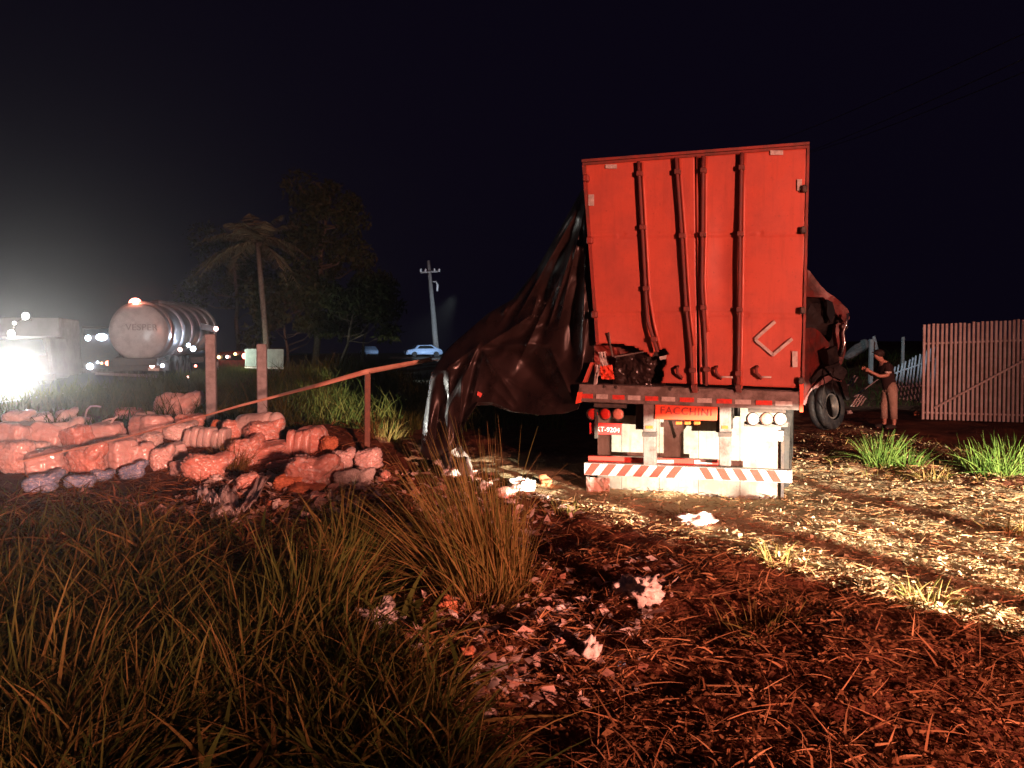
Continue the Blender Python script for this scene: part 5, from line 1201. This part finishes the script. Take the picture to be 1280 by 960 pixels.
stuff('far_grass', grass_mesh('far_grass', xy, .2, .7, .9, .03, (0, .6), 3), M['grass'], 'dim grass on the bank behind the fence', 'grass')
# straw lying on the soil
def straw(name, XY, lmin, lmax, w, tint, label, up=.5):
    n = len(XY); a = rng.uniform(0, 2 * np.pi, n); el = np.abs(rng.normal(0, up, n))
    D = np.column_stack([np.cos(a) * np.cos(el), np.sin(a) * np.cos(el), np.sin(el)]); L = rng.uniform(lmin, lmax, n)
    Z = np.array([terrain(x, y) for x, y in XY]) + rng.uniform(.0, .045, n)
    b = a + rng.uniform(.6, 2, n); k = rng.uniform(0, .22, n) + .5 * (rng.uniform(0, 1, n) > .9)
    B = np.column_stack([np.cos(b) * k, np.sin(b) * k, -np.sin(el) * rng.uniform(.1, .8, n)]) * L[:, None]
    stuff(name, strips(name, np.column_stack([XY, Z]), D, L, B, rng.uniform(.4, 2.2, n) * w, np.clip(rng.normal((tint[0] + tint[1]) / 2 - .08, (tint[1] - tint[0]) / 3.2, n), 0, 1), 3), M['straw'], label, 'straw')
FR = [(500, 700), (620, 610), (700, 620), (1320, 800), (1320, 1060), (520, 1060)]
xy = scatter_px(24000, FR); den = np.array([noise.noise(Vector((x * 1.3, y * 1.3, 77))) + .7 * noise.noise(Vector((x * 3.4, y * 3.4, 17))) for x, y in xy]); xy = xy[den + rng.normal(0, .16, len(xy)) > .08]
straw('straw_litter', xy, .025, .15, .006, (0, 1), 'tangled straw and torn roots over the red soil')
xy = scatter_px(1200, FR); straw('loose_stalks', xy, .10, .30, .005, (.4, 1), 'longer loose stalks sticking from the soil', .6)
xy = scatter_px(5000, [(480, 720), (560, 640), (470, 560), (300, 560), (0, 620), (0, 680), (300, 700)]); straw('heap_straw', xy, .05, .3, .009, (0, .8), 'straw under the edge of the bale heap')
# chips and leaves on the lit strip
def flakes(name, XY, s0, s1, m, tint, label, cat):
    n = len(XY); a = rng.uniform(0, 2 * np.pi, n); t = rng.normal(0, .35, n); s = rng.uniform(s0, s1, n) * rng.uniform(.5, 1, n)
    u = np.column_stack([np.cos(a) * np.cos(t), np.sin(a) * np.cos(t), np.sin(t)]) * s[:, None]
    t2 = rng.normal(0, .4, n); v = np.column_stack([-np.sin(a) * np.cos(t2), np.cos(a) * np.cos(t2), np.sin(t2)]) * (s * rng.uniform(.35, .8, n))[:, None]
    c = np.column_stack([XY, [terrain(x, y) + .012 for x, y in XY]]); c[:, 2] += rng.uniform(0, .03, n)
    k = rng.uniform(.5, 1, (n, 4, 1)); bump_ = rng.uniform(0, .3, n)[:, None] * s[:, None] * np.array([[0, 0, 1]])
    V = np.stack([c - u * k[:, 0] - v * .4, c + v * k[:, 1] + bump_, c + u * k[:, 2] + v * .2, c - v * k[:, 3] + bump_ * .5], 1).reshape(-1, 3)
    F_ = np.arange(n * 4).reshape(n, 4); F3 = np.concatenate([F_[:, [0, 1, 3]], F_[:, [1, 2, 3]]])
    stuff(name, np_mesh(name, V, F3, np.repeat(rng.uniform(tint[0], tint[1], n), 4)), m, label, cat)
LS = [(640, 612), (700, 618), (990, 545), (1060, 530), (1330, 585), (1330, 810), (1000, 715)]
xy = scatter_px(15000, LS); den = np.array([noise.noise(Vector((x * .9, y * .9, 51))) for x, y in xy]); xy = xy[den + rng.normal(0, .25, len(xy)) > -.34]
xy2 = scatter_px(5200, LS); straw('flattened_straw', xy2, .03, .16, .006, (.5, 1), 'flattened pale straw on the lit strip', .22)
flakes('leaf_litter', xy, .010, .046, M['flake'], (0, 1), 'pale chips and dead leaves over the lit strip of ground', 'litter')
xy = scatter_px(15000, [(480, 640), (640, 620), (1300, 830), (1300, 1000), (480, 1000)]); flakes('soil_crumbs', xy, .012, .04, M['straw'], (0, .8), 'dark crumbs and leaves on the red soil', 'litter')
xy = scatter_px(800, [(420, 585), (640, 590), (730, 640), (650, 700), (470, 680)]); flakes('torn_wrapping', xy, .02, .15, M['scrap'], (0, 1), 'torn pale wrapping strewn between the tarpaulin and the grass clump', 'scraps')
xy = scatter_px(1100, [(460, 690), (640, 700), (860, 730), (800, 860), (560, 900), (440, 820)]); flakes('paper_scraps', xy, .015, .095, M['scrap'], (0, 1), 'small pale torn scraps strewn over the soil', 'scraps')
xy = scatter_px(900, [(60, 600), (180, 640), (280, 590), (420, 580), (480, 600), (440, 640), (300, 660)]); flakes('heap_scraps', xy, .03, .17, M['scrap'], (0, 1), 'torn wrapping scraps between the bales', 'scraps')

# ------------------------------------------------------------------ night air
bm = bmesh.new(); box(bm, (0, 115, 18), (500, 364, 46))
hz = fin('haze', bm, None); hm = bpy.data.materials.new('haze'); hm.use_nodes = True; nt = hm.node_tree
nt.nodes.remove(nt.nodes['Principled BSDF']); pv = nt.nodes.new('ShaderNodeVolumePrincipled')
pv.inputs['Color'].default_value = (.9, .9, .95, 1); pv.inputs['Density'].default_value = .0011; pv.inputs['Anisotropy'].default_value = .90
nt.links.new(pv.outputs[0], nt.nodes['Material Output'].inputs['Volume']); hz.data.materials.append(hm); props(hz, kind='stuff')
